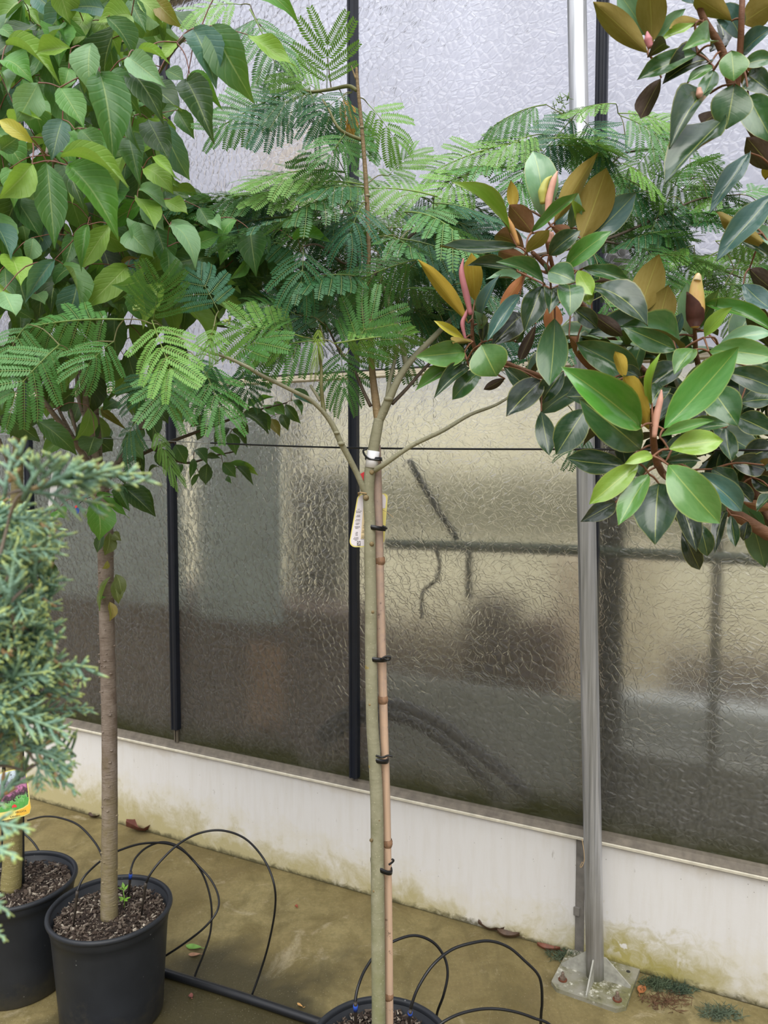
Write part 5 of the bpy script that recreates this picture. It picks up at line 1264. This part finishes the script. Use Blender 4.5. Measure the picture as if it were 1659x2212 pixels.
def pinna_mesh(name, n, droop, lean, seed):
    """one feather of unit length along +y with n pairs of leaflets, one connected sheet"""
    rr = random.Random(seed)
    bm = bmesh.new(); uvl = bm.loops.layers.uv.new('uv')
    def P(t): return Vector((lean * t * t * .25, t * (1 - .12 * droop * t), -droop * t * t * .55))
    mid = []
    for i in range(n + 2):
        t = i / (n + 1); p = P(t)
        mid.append((bm.verts.new(p + Vector((-.006, 0, 0))), bm.verts.new(p + Vector((.006, 0, 0))), p))
    def face(vs, u):
        f = bm.faces.new(vs)
        for l in f.loops: l[uvl].uv = (u, .5)
    for a, b in zip(mid, mid[1:]): face((a[0], a[1], b[1], b[0]), 1)
    for i in range(1, n + 1):
        t = i / (n + 1)
        L = .150 * (.55 + .45 * min(1, math.sin(PI * (t * .86 + .12)) * 1.25)) * rr.uniform(.94, 1.05)
        wd = 1.02 / (n + 1)
        for sgn in (-1, 1):
            base = mid[i][1 if sgn > 0 else 0]; p = base.co
            dirv = Vector((sgn * .93, .36, rr.uniform(-.16, .02) - .05)).normalized()
            up_ = Vector((0, 1, -droop * t)).normalized()
            a = bm.verts.new(p + dirv * L * .22 - up_ * wd * .44); b = bm.verts.new(p + dirv * L * .82 - up_ * wd * .40)
            c = bm.verts.new(p + dirv * L + up_ * wd * .16); d = bm.verts.new(p + dirv * L * .55 + up_ * wd * .50)
            vs = [base, a, b, c, d] if sgn > 0 else [base, d, c, b, a]
            face(vs, 0)
    return _keep(bm, name, M['silk_leaf'])
PIN = [pinna_mesh('pinna', 17, dr, le, i) for i, (dr, le) in enumerate(((.25, .3), (.6, -.3), (.9, .2), (.45, 0), (.1, -.2)))]
def frond_layout(npairs, bend, plen, spread, droop, seed):
    """local frame: rachis of unit length along +y, upper side +z; list of (matrix, mesh index)"""
    rr = random.Random(seed); out_ = []
    def Rp(t): return Vector((0, t * (1 - .10 * bend * bend * t), -bend * t * t * .5 + bend * t * .18))
    for i in range(npairs):
        t = .22 + .78 * i / (npairs - 1)
        p = Rp(t)
        L = plen * (.62 + .38 * math.sin(PI * (.18 + .66 * i / (npairs - 1)))) * rr.uniform(.92, 1.06)
        ang = R(spread) * (1 - .55 * (i / (npairs - 1)) ** 1.4)
        for sgn in (-1, 1):
            d = Vector((sgn * math.sin(ang), math.cos(ang), -droop + rr.uniform(-.08, .08))).normalized()
            z = Vector((sgn * droop * .6, -.1, 1)); z = (z - d * z.dot(d)).normalized(); x = d.cross(z)
            m = Matrix(((x.x * L, d.x * L, z.x * L, p.x), (x.y * L, d.y * L, z.y * L, p.y), (x.z * L, d.z * L, z.z * L, p.z), (0, 0, 0, 1)))
            out_.append((m, rr.randrange(len(PIN))))
    return [Rp(k / 8) for k in range(9)], out_
STYLES = ((.5, 64, .10), (.8, 68, .32), (.5, 66, .65))             # bend, spread, droop of the feathers
RATIO = ((9, .38), (7, .55), (5, .80), (4, 1.1))                     # pairs, feather length by rachis length
LAY = [frond_layout(n, b, pl, sp_, dr, i * 3 + j) for i, (n, pl) in enumerate(RATIO) for j, (b, sp_, dr) in enumerate(STYLES)]
def pick(style, L):
    q = .080 / L
    i = min(range(4), key=lambda k: abs(math.log(RATIO[k][1] / q)))
    return i * 3 + (0, 1, 0, 0, 1, 2, 2)[style]
def rachis_mesh(i):
    bm = bmesh.new(); uvl = bm.loops.layers.uv.new('uv')
    tube(bm, LAY[i][0], [.011, .009, .006], 5, uv=uvl)
    for f in bm.faces:
        for l in f.loops: l[uvl].uv = (1, .5)
    return _keep(bm, 'rachis', M['silk_leaf'])
RACH = [rachis_mesh(i) for i in range(len(LAY))]
def frond_full(i):
    bm = bmesh.new(); uvl = bm.loops.layers.uv.new('uv')
    add_mesh(bm, uvl, RACH[i], Matrix.Identity(4))
    for m, k in LAY[i][1]: add_mesh(bm, uvl, PIN[k], m)
    return _keep(bm, 'frond', M['silk_leaf'])
FULL = [frond_full(i) for i in range(len(LAY))]

M['lead_bark'] = bark('leader_bark', '7d6a50', '97825f', '4f4030', .6, None, 'b09a78')
sk = empty('silk_tree', TP(815, 2280), 'slender silk tree with feathery fronds and olive trunk, tied to bamboo', 'tree')
SILK = (lin('47783f'), lin('34653b'), lin('568a45'), lin('3a6a4c'), lin('719f45'))
rs = random.Random(31)
n_pin = 0
frond_bases = []
def frond(B, T, n, lay, tone, sub=False, label=None, col=None):
    """B base, T tip, n the way the upper side faces"""
    global n_pin
    L = (T - B).length; lay = pick(lay, L)
    W = frame(B, T, 2 * L, n)                       # uniform scale: half width = length
    o = link('frond', RACH[lay] if sub else FULL[lay], W, sk)
    c = col or SILK[tone]; k = rs.uniform(.88, 1.14); cc = (c[0]*k, c[1]*k, c[2]*k, 1)
    o.color = cc
    if label: o['label'] = label
    if sub:
        for m, i in LAY[lay][1]:
            p = link('pinna', PIN[i], W @ m, o); p.color = cc; n_pin += 1
    frond_bases.append(B.copy())
    return o
# trunk, leader and limbs
TRK = [(817, 2300), (818, 2212), (817, 2080), (816, 1950), (815, 1850), (814, 1740), (809, 1640), (804, 1560), (802, 1450), (801, 1380), (801, 1300), (799, 1200), (799, 1130), (796, 1070), (799, 1020), (806, 975), (815, 925), (819, 905)]
tpts = [TP(*p) for p in TRK]; tpts[0].z = .268
trk = limb('trunk', tpts, [.0148, .0142, .0138, .0132, .0125, .0120, .0118, .0115, .0110, .0110, .0108, .0096], M['silk_bark'], sk, 16, 7, jit=.015)
bm = bmesh.new()
for px, py, r in ((803, 1175, .005), (805, 1322, .0035), (799, 1522, .003), (818, 1772, .0035), (802, 1815, .004), (808, 1925, .003), (791, 1075, .006), (803, 1020, .005), (820, 2030, .003)):
    bump_knot(bm, TP(px, py, -.0105), r, Vector((0, 1, 0)))
kn = link('bud_scar', mesh(bm, 'bud_scar', plain('scar', '7d6c4a', .7, .4, 150, .3, 200)), None, sk); kn['kind'] = 'stuff'
bm = bmesh.new()
for py in (1440, 1653):
    p = TP(801 if py < 1500 else 809, py); tube(bm, [p + Vector((0, 0, .004)), p, p - Vector((0, 0, .004))], [.0114, .0117, .0114] if py < 1500 else [.0119, .0122, .0119], 16, cap=False)
link('ring_scar', mesh(bm, 'ring_scar', plain('ring_scar', '9a8a52', .7, .4, 150)), None, sk)['label'] = 'pale ring scar left by an old tie'
LB = {}
for nm, pts, r, mm in (
    ('lead', [(819, 912, 0), (812, 870, .005), (804, 800, .01), (799, 720, .01), (796, 620, .01), (796, 520, .01), (792, 420, .005), (786, 330, 0), (780, 260, -.005), (774, 200, -.01), (771, 165, -.01), (770, 146, -.01)], [.0092, .0080, .0064, .0050, .0042, .0042, .0046, .0040, .0036, .0032, .0030, .0022], 'lead_bark'),
    ('r1', [(819, 908, 0), (830, 885, -.005), (842, 858, -.01), (860, 820, -.01), (885, 782, 0), (930, 735, .04), (970, 695, .08), (1030, 640, .14), (1120, 560, .2), (1220, 470, .26), (1290, 400, .3)], [.0090, .0088, .0082, .0072, .0064, .0058, .0052, .0044, .0036, .0028, .002], 'silk_bark'),
    ('r2', [(805, 1018, 0), (830, 1003, -.02), (870, 975, -.03), (900, 957, -.03), (957, 930, -.02), (1015, 896, .02), (1080, 870, .08), (1150, 820, .12)], [.0062, .0052, .0047, .0046, .0042, .0038, .003, .002], 'silk_bark'),
    ('l1', [(790, 1066, 0), (783, 1050, -.004), (772, 1025, -.01), (752, 985, -.02), (737, 958, -.03), (722, 925, -.04), (704, 897, -.05), (672, 865, -.07), (640, 848, -.09), (602, 829, -.11), (560, 808, -.14), (535, 793, -.16), (490, 772, -.18), (450, 760, -.2), (400, 735, -.2), (350, 705, -.2)], [.0068, .0062, .0056, .0060, .0056, .0052, .0042, .0040, .0038, .0036, .0034, .0030, .0027, .0020, .0014], 'silk_bark'),
    ('l1b', [(700, 890, -.05), (697, 870, -.05), (694, 835, -.06), (694, 795, -.06), (690, 768, -.07), (687, 740, -.07)], [.0046, .004, .0034, .003, .0025, .0018], 'green_twig'),
    ('l1c', [(692, 866, -.05), (682, 850, -.05), (670, 832, -.05)], [.0034, .003, .0026], 'silk_bark'),
    ('m1', [(801, 878, .005), (785, 845, .01), (768, 805, .02), (752, 780, .03), (735, 762, .03), (700, 690, .06)], [.0036, .0034, .003, .0028, .0024, .0018], 'dark_twig'),
    ('m2', [(847, 872, -.005), (880, 838, .02), (915, 798, .05), (945, 768, .08), (990, 720, .12), (1040, 700, .16)], [.0040, .0036, .0032, .0028, .0024, .0018], 'dark_twig'),
    ('m3', [(837, 862, -.01), (842, 820, 0), (852, 783, .01), (862, 730, .03)], [.0050, .0042, .0034, .002], 'silk_bark'),
    ('m4', [(878, 786, 0), (866, 735, .04), (852, 690, .08), (836, 640, .1), (815, 560, .12), (850, 480, .16)], [.0058, .0055, .005, .0044, .0032, .002], 'silk_bark'),
    ('m5', [(803, 765, .01), (790, 700, .05), (772, 640, .08), (757, 600, .1), (720, 550, .14), (660, 500, .2), (560, 460, .26)], [.0055, .0052, .0048, .0042, .0034, .0026, .0015], 'silk_bark'),
    ('m6', [(796, 620, .01), (830, 560, .05), (900, 500, .1), (960, 470, .15), (1000, 440, .2)], [.0036, .0032, .0028, .0022, .0016], 'dark_twig'),
    ('m7', [(796, 560, .01), (760, 540, .02), (745, 570, .0), (690, 530, -.04), (655, 532, -.06)], [.0034, .003, .0026, .0022, .0016], 'dark_twig'),
    ('t1', [(771, 195, -.01), (752, 186, .0), (715, 193, .02), (670, 198, .03), (640, 190, .04), (600, 200, .05)], [.0038, .0036, .0032, .0026, .002, .0014], 'green_twig'),
    ('t2', [(781, 302, 0), (755, 292, -.01), (735, 280, -.02), (722, 262, -.02), (712, 240, -.02), (697, 215, -.01)], [.0038, .0034, .003, .0028, .0024, .0016], 'green_twig'),
    ('t3', [(634, 168, .04), (612, 120, .05), (585, 80, .06), (555, 45, .07), (540, 10, .08)], [.0018, .0018, .0016, .0014, .001], 'dark_twig'),
    ('t4', [(716, 195, .02), (712, 165, .02), (708, 125, .02)], [.0014, .0012, .0008], 'dark_twig'),
    ('r3', [(1220, 470, .26), (1300, 360, .3), (1260, 330, .3), (1240, 300, .28), (1235, 260, .26)], [.003, .0028, .0025, .002, .0015], 'dark_twig'),
    ('r4', [(1290, 400, .3), (1335, 340, .32), (1380, 325, .33), (1440, 322, .34)], [.0026, .0024, .002, .0014], 'dark_twig'),
    ('r5', [(1120, 560, .2), (1300, 520, .28), (1420, 470, .32), (1510, 430, .34), (1600, 420, .34)], [.004, .0034, .003, .0022, .0014], 'dark_twig'),
    ('r6', [(1220, 470, .26), (1170, 380, .26), (1090, 362, .24), (1020, 375, .2), (960, 395, .18)], [.003, .0026, .0022, .0018, .0012], 'dark_twig'),
    ('r7', [(1300, 520, .28), (1400, 540, .3), (1500, 560, .3), (1600, 600, .3)], [.003, .0026, .002, .0014], 'dark_twig')):
    LB[nm] = limb('branch', [TP(x, y, d) for x, y, d in pts], r, M[mm], sk, 8, 5)
bm = bmesh.new()
for px, py, d, r in ((737, 958, -.035, .0072), (727, 935, -.04, .0062), (900, 957, -.03, .0056), (839, 862, -.012, .0094), (782, 276, -.005, .0046), (794, 423, .005, .0058), (797, 499, .01, .0054)):
    bump_knot(bm, TP(px, py, d), r, UP)
link('knot', mesh(bm, 'knot', M['silk_bark']), None, sk)['kind'] = 'stuff'
bm = bmesh.new(); tube(bm, spline([TP(769, 170, -.01), TP(763, 155, -.012), TP(759, 142, -.012)], 4), [.0022, .0014, .0006], 6)
link('dead_spur', mesh(bm, 'dead_spur', plain('dead_wood', 'a08a68', .7, .3, 90)), None, sk)

# fronds read from the photograph: base x, y, tip x, y, depth shift, face (1 = flat to us, 0 = edge on, - = seen from below), layout, tone
FL = """329 700 343 628 -.20 1 2 2|328 692 362 782 -.24 1 0 4|268 690 60 690 -.20 .75 5 2|128 745 30 835 -.22 .8 1 2|246 738 196 772 -.2 .9 4 2|462 706 452 742 -.2 .9 4 4|356 790 360 856 -.18 1 2 2|472 672 430 592 -.16 .9 1 3
655 728 515 690 -.1 .8 1 4|700 735 560 745 -.08 .7 6 2|722 742 880 716 -.08 .9 6 4|745 770 800 690 -.06 .9 2 2|655 535 655 590 -.08 1 4 1|900 492 800 490 .04 .7 6 4|905 560 785 590 -.02 .8 6 2|785 440 758 480 -.02 .9 4 3
645 190 470 262 .04 .75 0 2|640 240 560 262 .03 .8 2 3|706 190 708 108 .02 1 0 4|795 225 850 285 .02 .8 1 4|745 290 722 320 -.02 .9 4 2|745 372 560 358 .06 .45 3 4"""
FL2 = """610 415 440 425 .1 .5 3 2|945 425 770 385 .04 .5 3 4|650 468 420 482 .08 .45 3 3|700 405 560 400 .06 .5 0 4|790 400 620 378 .02 .5 3 4|560 440 400 478 .12 .5 0 2|720 330 760 268 .0 .6 4 2|690 200 600 215 .04 .6 0 1|700 205 640 160 .05 .6 2 4
760 200 700 225 .0 .7 4 1|670 196 690 260 .02 .8 4 3|740 210 780 300 .02 .6 2 2|540 20 600 135 .06 .6 0 2|520 10 440 5 .07 .5 0 4|560 40 500 60 .07 .5 2 1|600 100 640 130 .06 .6 4 3|650 545 560 500 .04 .6 1 1|660 520 740 480 .05 .6 1 1
700 580 640 640 .06 -.6 1 1|660 632 630 690 .1 -.8 2 1|662 632 700 680 .1 -.8 2 1|720 600 700 700 .1 -.6 1 1|640 680 560 640 .0 .6 1 2|700 700 600 650 .02 .6 0 3|760 560 700 600 .1 -.5 1 1|780 620 760 720 .1 -.6 1 1|735 750 742 830 .02 .7 4 2
840 640 800 700 .1 -.6 1 1|870 640 940 700 .12 -.6 1 1|900 660 960 610 .12 .6 0 1|820 720 880 760 .04 .8 4 2|850 540 900 600 .12 -.5 2 1|960 470 1060 500 .16 .6 1 3|940 500 880 560 .14 .6 1 3|1000 440 940 480 .18 .5 4 1|980 470 1050 540 .16 .7 1 3
1000 520 1060 600 .18 .6 1 1|930 620 1000 560 .16 .6 0 1|870 470 960 440 .1 .5 0 2|840 440 940 455 .08 .5 3 3|760 470 680 500 .06 .6 1 3|730 440 640 450 .1 .5 3 3|840 380 880 330 .06 .5 2 4
1330 224 1240 226 .26 .5 3 4|1250 240 1170 330 .25 .8 2 3|1180 226 1065 250 .26 .6 5 2|1335 245 1450 250 .3 .5 3 4|1170 290 1080 306 .25 .5 0 4|1130 306 945 342 .24 .7 3 4|1260 260 1300 300 .26 .9 4 3|1340 250 1440 290 .3 .5 0 2
1150 310 1130 372 .24 .9 4 2|1350 290 1270 300 .3 .5 0 2|1420 310 1360 370 .32 .6 0 4|1400 270 1450 300 .33 .6 2 4|1440 322 1425 360 .34 .8 4 2|1300 350 1220 400 .3 .5 0 2|1360 390 1300 360 .3 .5 0 2|1330 390 1390 420 .3 .5 0 1
1400 410 1300 440 .32 .5 0 2|1440 430 1400 500 .33 .6 5 1|1460 425 1450 490 .33 .6 5 1|1510 375 1500 420 .34 .9 5 4|1560 410 1500 440 .34 .5 0 4|1640 440 1560 442 .34 .5 3 2|1600 420 1650 400 .34 .5 0 2|1420 480 1500 530 .32 .5 0 2
1440 500 1340 510 .3 .4 3 1|1500 530 1400 560 .3 .4 3 4|1560 540 1440 600 .3 .5 0 4|1600 560 1500 540 .3 .5 3 4|1650 560 1560 600 .3 .6 1 4|1400 560 1330 600 .3 .5 0 4|1620 600 1590 680 .3 .7 1 4|1380 520 1440 590 .28 .5 0 2
1020 375 960 400 .18 .5 0 4|1090 362 1000 350 .22 .4 3 2|1040 470 960 490 .18 .5 3 4|1000 490 930 480 .18 .5 0 2|1160 560 1060 540 .22 .5 0 2|1240 520 1320 560 .26 .5 0 1|1060 640 960 660 .16 .5 0 1|1120 600 1010 620 .2 .5 1 1
1230 690 1160 760 .2 .6 1 1|1300 640 1360 720 .24 .6 1 2|1275 945 1240 960 .16 .6 1 1|1040 690 1010 760 .14 .6 1 1|1130 760 1150 690 .2 .6 0 1
1460 600 1500 660 .3 .6 0 4|1650 500 1600 540 .32 .5 0 4|1560 480 1500 470 .33 .4 3 1|1480 450 1560 470 .33 .4 0 2|470 780 420 830 -.16 .7 1 1|420 770 480 860 -.14 .7 4 2|330 800 300 860 -.1 .7 4 1|400 760 440 840 -.1 .6 4 1
520 790 540 860 -.1 .5 4 1|300 900 260 960 .1 .5 2 1|500 780 560 720 -.1 .6 2 2|60 700 10 760 -.2 .6 1 2|150 760 90 740 -.2 .6 1 2"""
for blk, sub in ((FL, True), (FL2, False)):
    for row in blk.replace('\n', '|').split('|'):
        q = row.split()
        bx, by, tx, ty, d, fc = (float(v) for v in q[:6]); lay = int(q[6]); tone = int(q[7])
        Y = 1.515 + d
        B = at(bx, by, Y); T = at(tx, ty, Y + rs.uniform(-.05, .03) - (.02 if fc > .7 else 0))
        tcm = (CAM - B).normalized()
        n = tcm * fc + UP * (1 - abs(fc)) * 1.0 + UP * .15 + rvec(rs, .10)
        frond(B, T, n, lay, tone, sub and n_pin + 2 * RATIO[pick(lay, (T - B).length) // 3][0] <= 300)
# deeper, darker fronds filling the crown
def fillf(n, poly, y0, y1, L0, L1, tones, d0):
    k = 0
    xs = [p[0] for p in poly]; ys = [p[1] for p in poly]
    while k < n:
        x, y = rs.uniform(min(xs), max(xs)), rs.uniform(min(ys), max(ys))
        if not inpoly(poly, x, y): continue
        k += 1
        B = TP(x, y, rs.uniform(y0, y1))
        out_ = Vector((B.x - d0[0], B.y - d0[1], 0)); out_ = out_.normalized() if out_.length > .02 else Vector((1, 0, 0))
        d = (out_ + rvec(rs, .55)); d.z = rs.uniform(-.35, .25); d.normalize()
        frond(B, B + d * rs.uniform(L0, L1), UP + rvec(rs, .28) + (CAM - B).normalized() * .15, rs.choice((0, 1, 2, 3, 0, 5)), rs.choice(tones))
fillf(80, [(440, 440), (600, 400), (780, 390), (960, 420), (1020, 520), (1000, 620), (900, 640), (760, 640), (640, 600), (480, 500)], -.02, .34, .10, .17, (1, 1, 3, 0, 2), (-.01, 1.53))
fillf(44, [(1060, 380), (1240, 260), (1420, 270), (1640, 420), (1660, 640), (1400, 620), (1200, 560)], .22, .42, .09, .15, (0, 2, 4, 1), (.35, 1.75))
fillf(22, [(820, 640), (980, 600), (1040, 700), (940, 760), (850, 700)], .05, .25, .09, .14, (1, 1, 3), (-.01, 1.53))
fillf(12, [(600, 620), (780, 620), (790, 720), (640, 740)], .05, .25, .09, .14, (1, 1, 0), (-.01, 1.53))
frond(TP(742, 205, -.01), TP(752, 262, -.015), (CAM - TP(740, 235)).normalized(), 4, 0, False, 'dried orange frond', lin('d89a3c')).scale.x *= .45
frond(TP(690, 700, -.09), TP(682, 770, -.10), (CAM - TP(690, 730)).normalized(), 4, 0, False, 'unfolding lime frond', lin('a9c95a')).scale.x *= .3
frond(TP(330, 920, .1), TP(372, 1004, .08), Vector((.4, -1, .3)), 2, 4, False).scale.x *= .35
wood = [p for k in LB for p in LB[k][2:]]
twig_obj('twigs', twigs(frond_bases, wood, .0017, .0009), M['green_twig'], sk)
bm = bmesh.new()
for px, py, d in ((293, 665, -.2), (490, 692, -.2)):
    for i in range(9):
        p = TP(px + rs.uniform(-8, 8), py + rs.uniform(-7, 7), d + rs.uniform(-.006, .006)); bmesh.ops.create_icosphere(bm, subdivisions=1, radius=.0026, matrix=Matrix.Translation(p))
link('flower_buds', mesh(bm, 'flower_buds', plain('green_buds', '94a85c', .6)), None, sk)['kind'] = 'stuff'
bm = bmesh.new()
for i in range(60):
    p = TP(1215 + rs.uniform(-22, 14), 228 + rs.uniform(-18, 34), .27); d = Vector((rs.gauss(0, .4), rs.gauss(0, .4), rs.uniform(-.2, 1))).normalized() * rs.uniform(.01, .02)
    tube(bm, [p, p + d], [.0012, .0004], 4)
link('shoot_tip', mesh(bm, 'shoot_tip', plain('young_shoot', '6f8a4a', .6)), None, sk)['kind'] = 'stuff'

# ------------------------------------------------------------------ juniper close to the camera at the left edge
def mat_jun():
    m = MT('juniper_scales'); uv = m.n('ShaderNodeTexCoord').outputs['UV']; s = m.n('ShaderNodeSeparateXYZ'); m.L(uv, s.inputs[0])
    oi = m.n('ShaderNodeObjectInfo'); c = m.coord()
    col = m.ramp(s.outputs['Y'], ((0, lin('6f8f7a')), (.35, lin('8fb098')), (.72, lin('aac898')), (.88, lin('c2d07c')), (1, lin('d0d870'))))
    col = m.mix(s.outputs['X'], col, lin('b98a5a'))
    col = m.mix(m.rng(oi.outputs['Random'], 0, 1, 0, .45), col, lin('5a806a'))
    n1 = m.voro(c, 420)
    return m.done(m.bsdf(m.mix(m.rng(n1, .2, .6, 0, .25), col, lin('4f7a66')), .6, m.bump(n1, .5, .002)))
M['juniper'] = mat_jun()
rj = random.Random(5)
def spray_mesh(seed, n, L):
    r = random.Random(seed); bm = bmesh.new(); uvl = bm.loops.layers.uv.new('uv')
    def tw(p0, d, ln, rad, brown=0):
        P = []
        c = Vector((r.gauss(0, .12), r.gauss(0, .12), r.gauss(0, .12)))
        for k in range(6):
            t = k / 5; P.append(p0 + d * ln * t + c * ln * t * t)
        k0 = len(bm.faces); tube(bm, P, [rad, rad * 1.05, rad * .95, rad * .8, rad * .35], 5, uv=uvl)
        bm.faces.ensure_lookup_table()
        for f in bm.faces[k0:]:
            for l in f.loops: l[uvl].uv = (brown, l[uvl].uv.y)
        return P
    ax = Vector((0, 1, 0)); main = tw(Vector((0, 0, 0)), ax, L, .0024)
    for i in range(n):
        t = .12 + .8 * i / n; p = main[0].lerp(main[-1], t)
        sgn = 1 if i % 2 else -1
        d = Vector((sgn * r.uniform(.5, .85), r.uniform(.6, 1), r.gauss(0, .35))).normalized()
        ln = L * (1 - t * .55) * r.uniform(.28, .55)
        q = tw(p, d, ln, .0023, 1 if r.random() < .08 else 0)
        for j in range(2 if ln > L * .3 else 1):
            tw(q[2 + j], (d + Vector((r.gauss(0, .5), .3, r.gauss(0, .4)))).normalized(), ln * r.uniform(.35, .55), .0021, 1 if r.random() < .06 else 0)
    return _keep(bm, 'spray', M['juniper'])
SPR = [spray_mesh(i, n, L) for i, (n, L) in enumerate(((9, .085), (12, .10), (7, .07), (10, .095), (6, .06)))]
JT = Vector((-.47, .66, 0))
make_pot('black plastic pot of the blue green conifer, outside the photo', JT, .26, .25, .22, 200)
jn = empty('juniper_shrub', JT + Vector((0, 0, .21)), 'blurred blue green conifer with pale tips close at the left edge', 'shrub')
jt = limb('trunk', [JT + Vector((0, 0, .21)), JT + Vector((.005, 0, .6)), JT + Vector((-.005, .01, 1.1)), JT + Vector((.01, 0, 1.5))], [.013, .011, .008, .003], M['cherry_bark'], jn, 10)
JP = [(-60, 1060), (10, 1075), (60, 1085), (120, 1090), (135, 1110), (105, 1160), (90, 1230), (100, 1310), (120, 1370), (150, 1420), (160, 1480), (145, 1540), (150, 1600), (120, 1660), (80, 1640), (20, 1650), (-60, 1700)]
jb_ = []
def spray(B, T, nrm, k=None):
    i = rj.randrange(len(SPR)) if k is None else k
    L = (T - B).length; y = (T - B) / L; z = (nrm - y * nrm.dot(y)).normalized(); x = y.cross(z); s = L / (.085, .10, .07, .095, .06)[i]
    m = Matrix(((x.x*s, y.x*s, z.x*s, B.x), (x.y*s, y.y*s, z.y*s, B.y), (x.z*s, y.z*s, z.z*s, B.z), (0, 0, 0, 1)))
    jb_.append(B.copy())
    return link('spray', SPR[i], m, jn)
for x0, y0, x1, y1, Y, k in ((90, 1052, 286, 1000, .58, 1), (60, 1060, 220, 1085, .58, 3), (10, 1070, 16, 936, .56, 2), (50, 1080, 88, 950, .57, 2), (100, 1050, 205, 990, .58, 4), (130, 1045, 255, 1010, .58, 4), (20, 1120, 145, 1110, .6, 0), (0, 1200, 100, 1170, .6, 1), (20, 1240, 100, 1180, .62, 0), (-10, 1300, 110, 1240, .62, 1), (10, 1350, 115, 1300, .63, 3), (40, 1390, 150, 1350, .64, 0), (50, 1440, 180, 1418, .65, 1), (60, 1480, 178, 1440, .65, 0), (80, 1500, 192, 1466, .66, 2), (70, 1540, 182, 1516, .66, 1), (60, 1560, 168, 1560, .66, 0), (40, 1600, 160, 1640, .64, 3), (60, 1620, 178, 1636, .64, 2), (70, 1640, 175, 1672, .64, 0), (90, 1650, 172, 1715, .64, 4), (80, 1650, 100, 1720, .64, 0), (-20, 1775, 66, 1792, .56, 4), (-40, 1820, 40, 1850, .56, 4), (-40, 1930, 28, 1975, .55, 4), (-30, 2000, 14, 2030, .55, 4), (-40, 1725, 14, 1742, .57, 4)):
    spray(at(x0, y0, Y), at(x1, y1, Y - .01 + rj.uniform(-.02, .02)), (CAM - at(x0, y0, Y)).normalized() + rvec(rj, .25), k)
k = 0
while k < 210:
    x, y = rj.uniform(-90, 220), rj.uniform(930, 1700)
    if not inpoly(JP, x, y): continue
    if x > 100 and rj.random() < .55 or (95 < x < 145 and y < 1105): continue
    if y > 1560 and rj.random() < .6: continue
    k += 1
    Y = rj.uniform(.58, .78)
    T = at(x, y, Y)
    o = Vector((T.x - JT.x, (T.y - JT.y) * .6 - .05, 0)).normalized()
    d = (o * rj.uniform(.5, 1) + UP * rj.uniform(-.15, .8) + rvec(rj, .3)); d.z = max(d.z, .05 if y < 1120 else -.4); d.normalize()
    spray(T - d * rj.uniform(.04, .07), T, (CAM - T).normalized() + rvec(rj, .5))
twig_obj('twigs', twigs([b for b in jb_], jt[6:], .0022, .0011), M['cherry_bark'], jn)
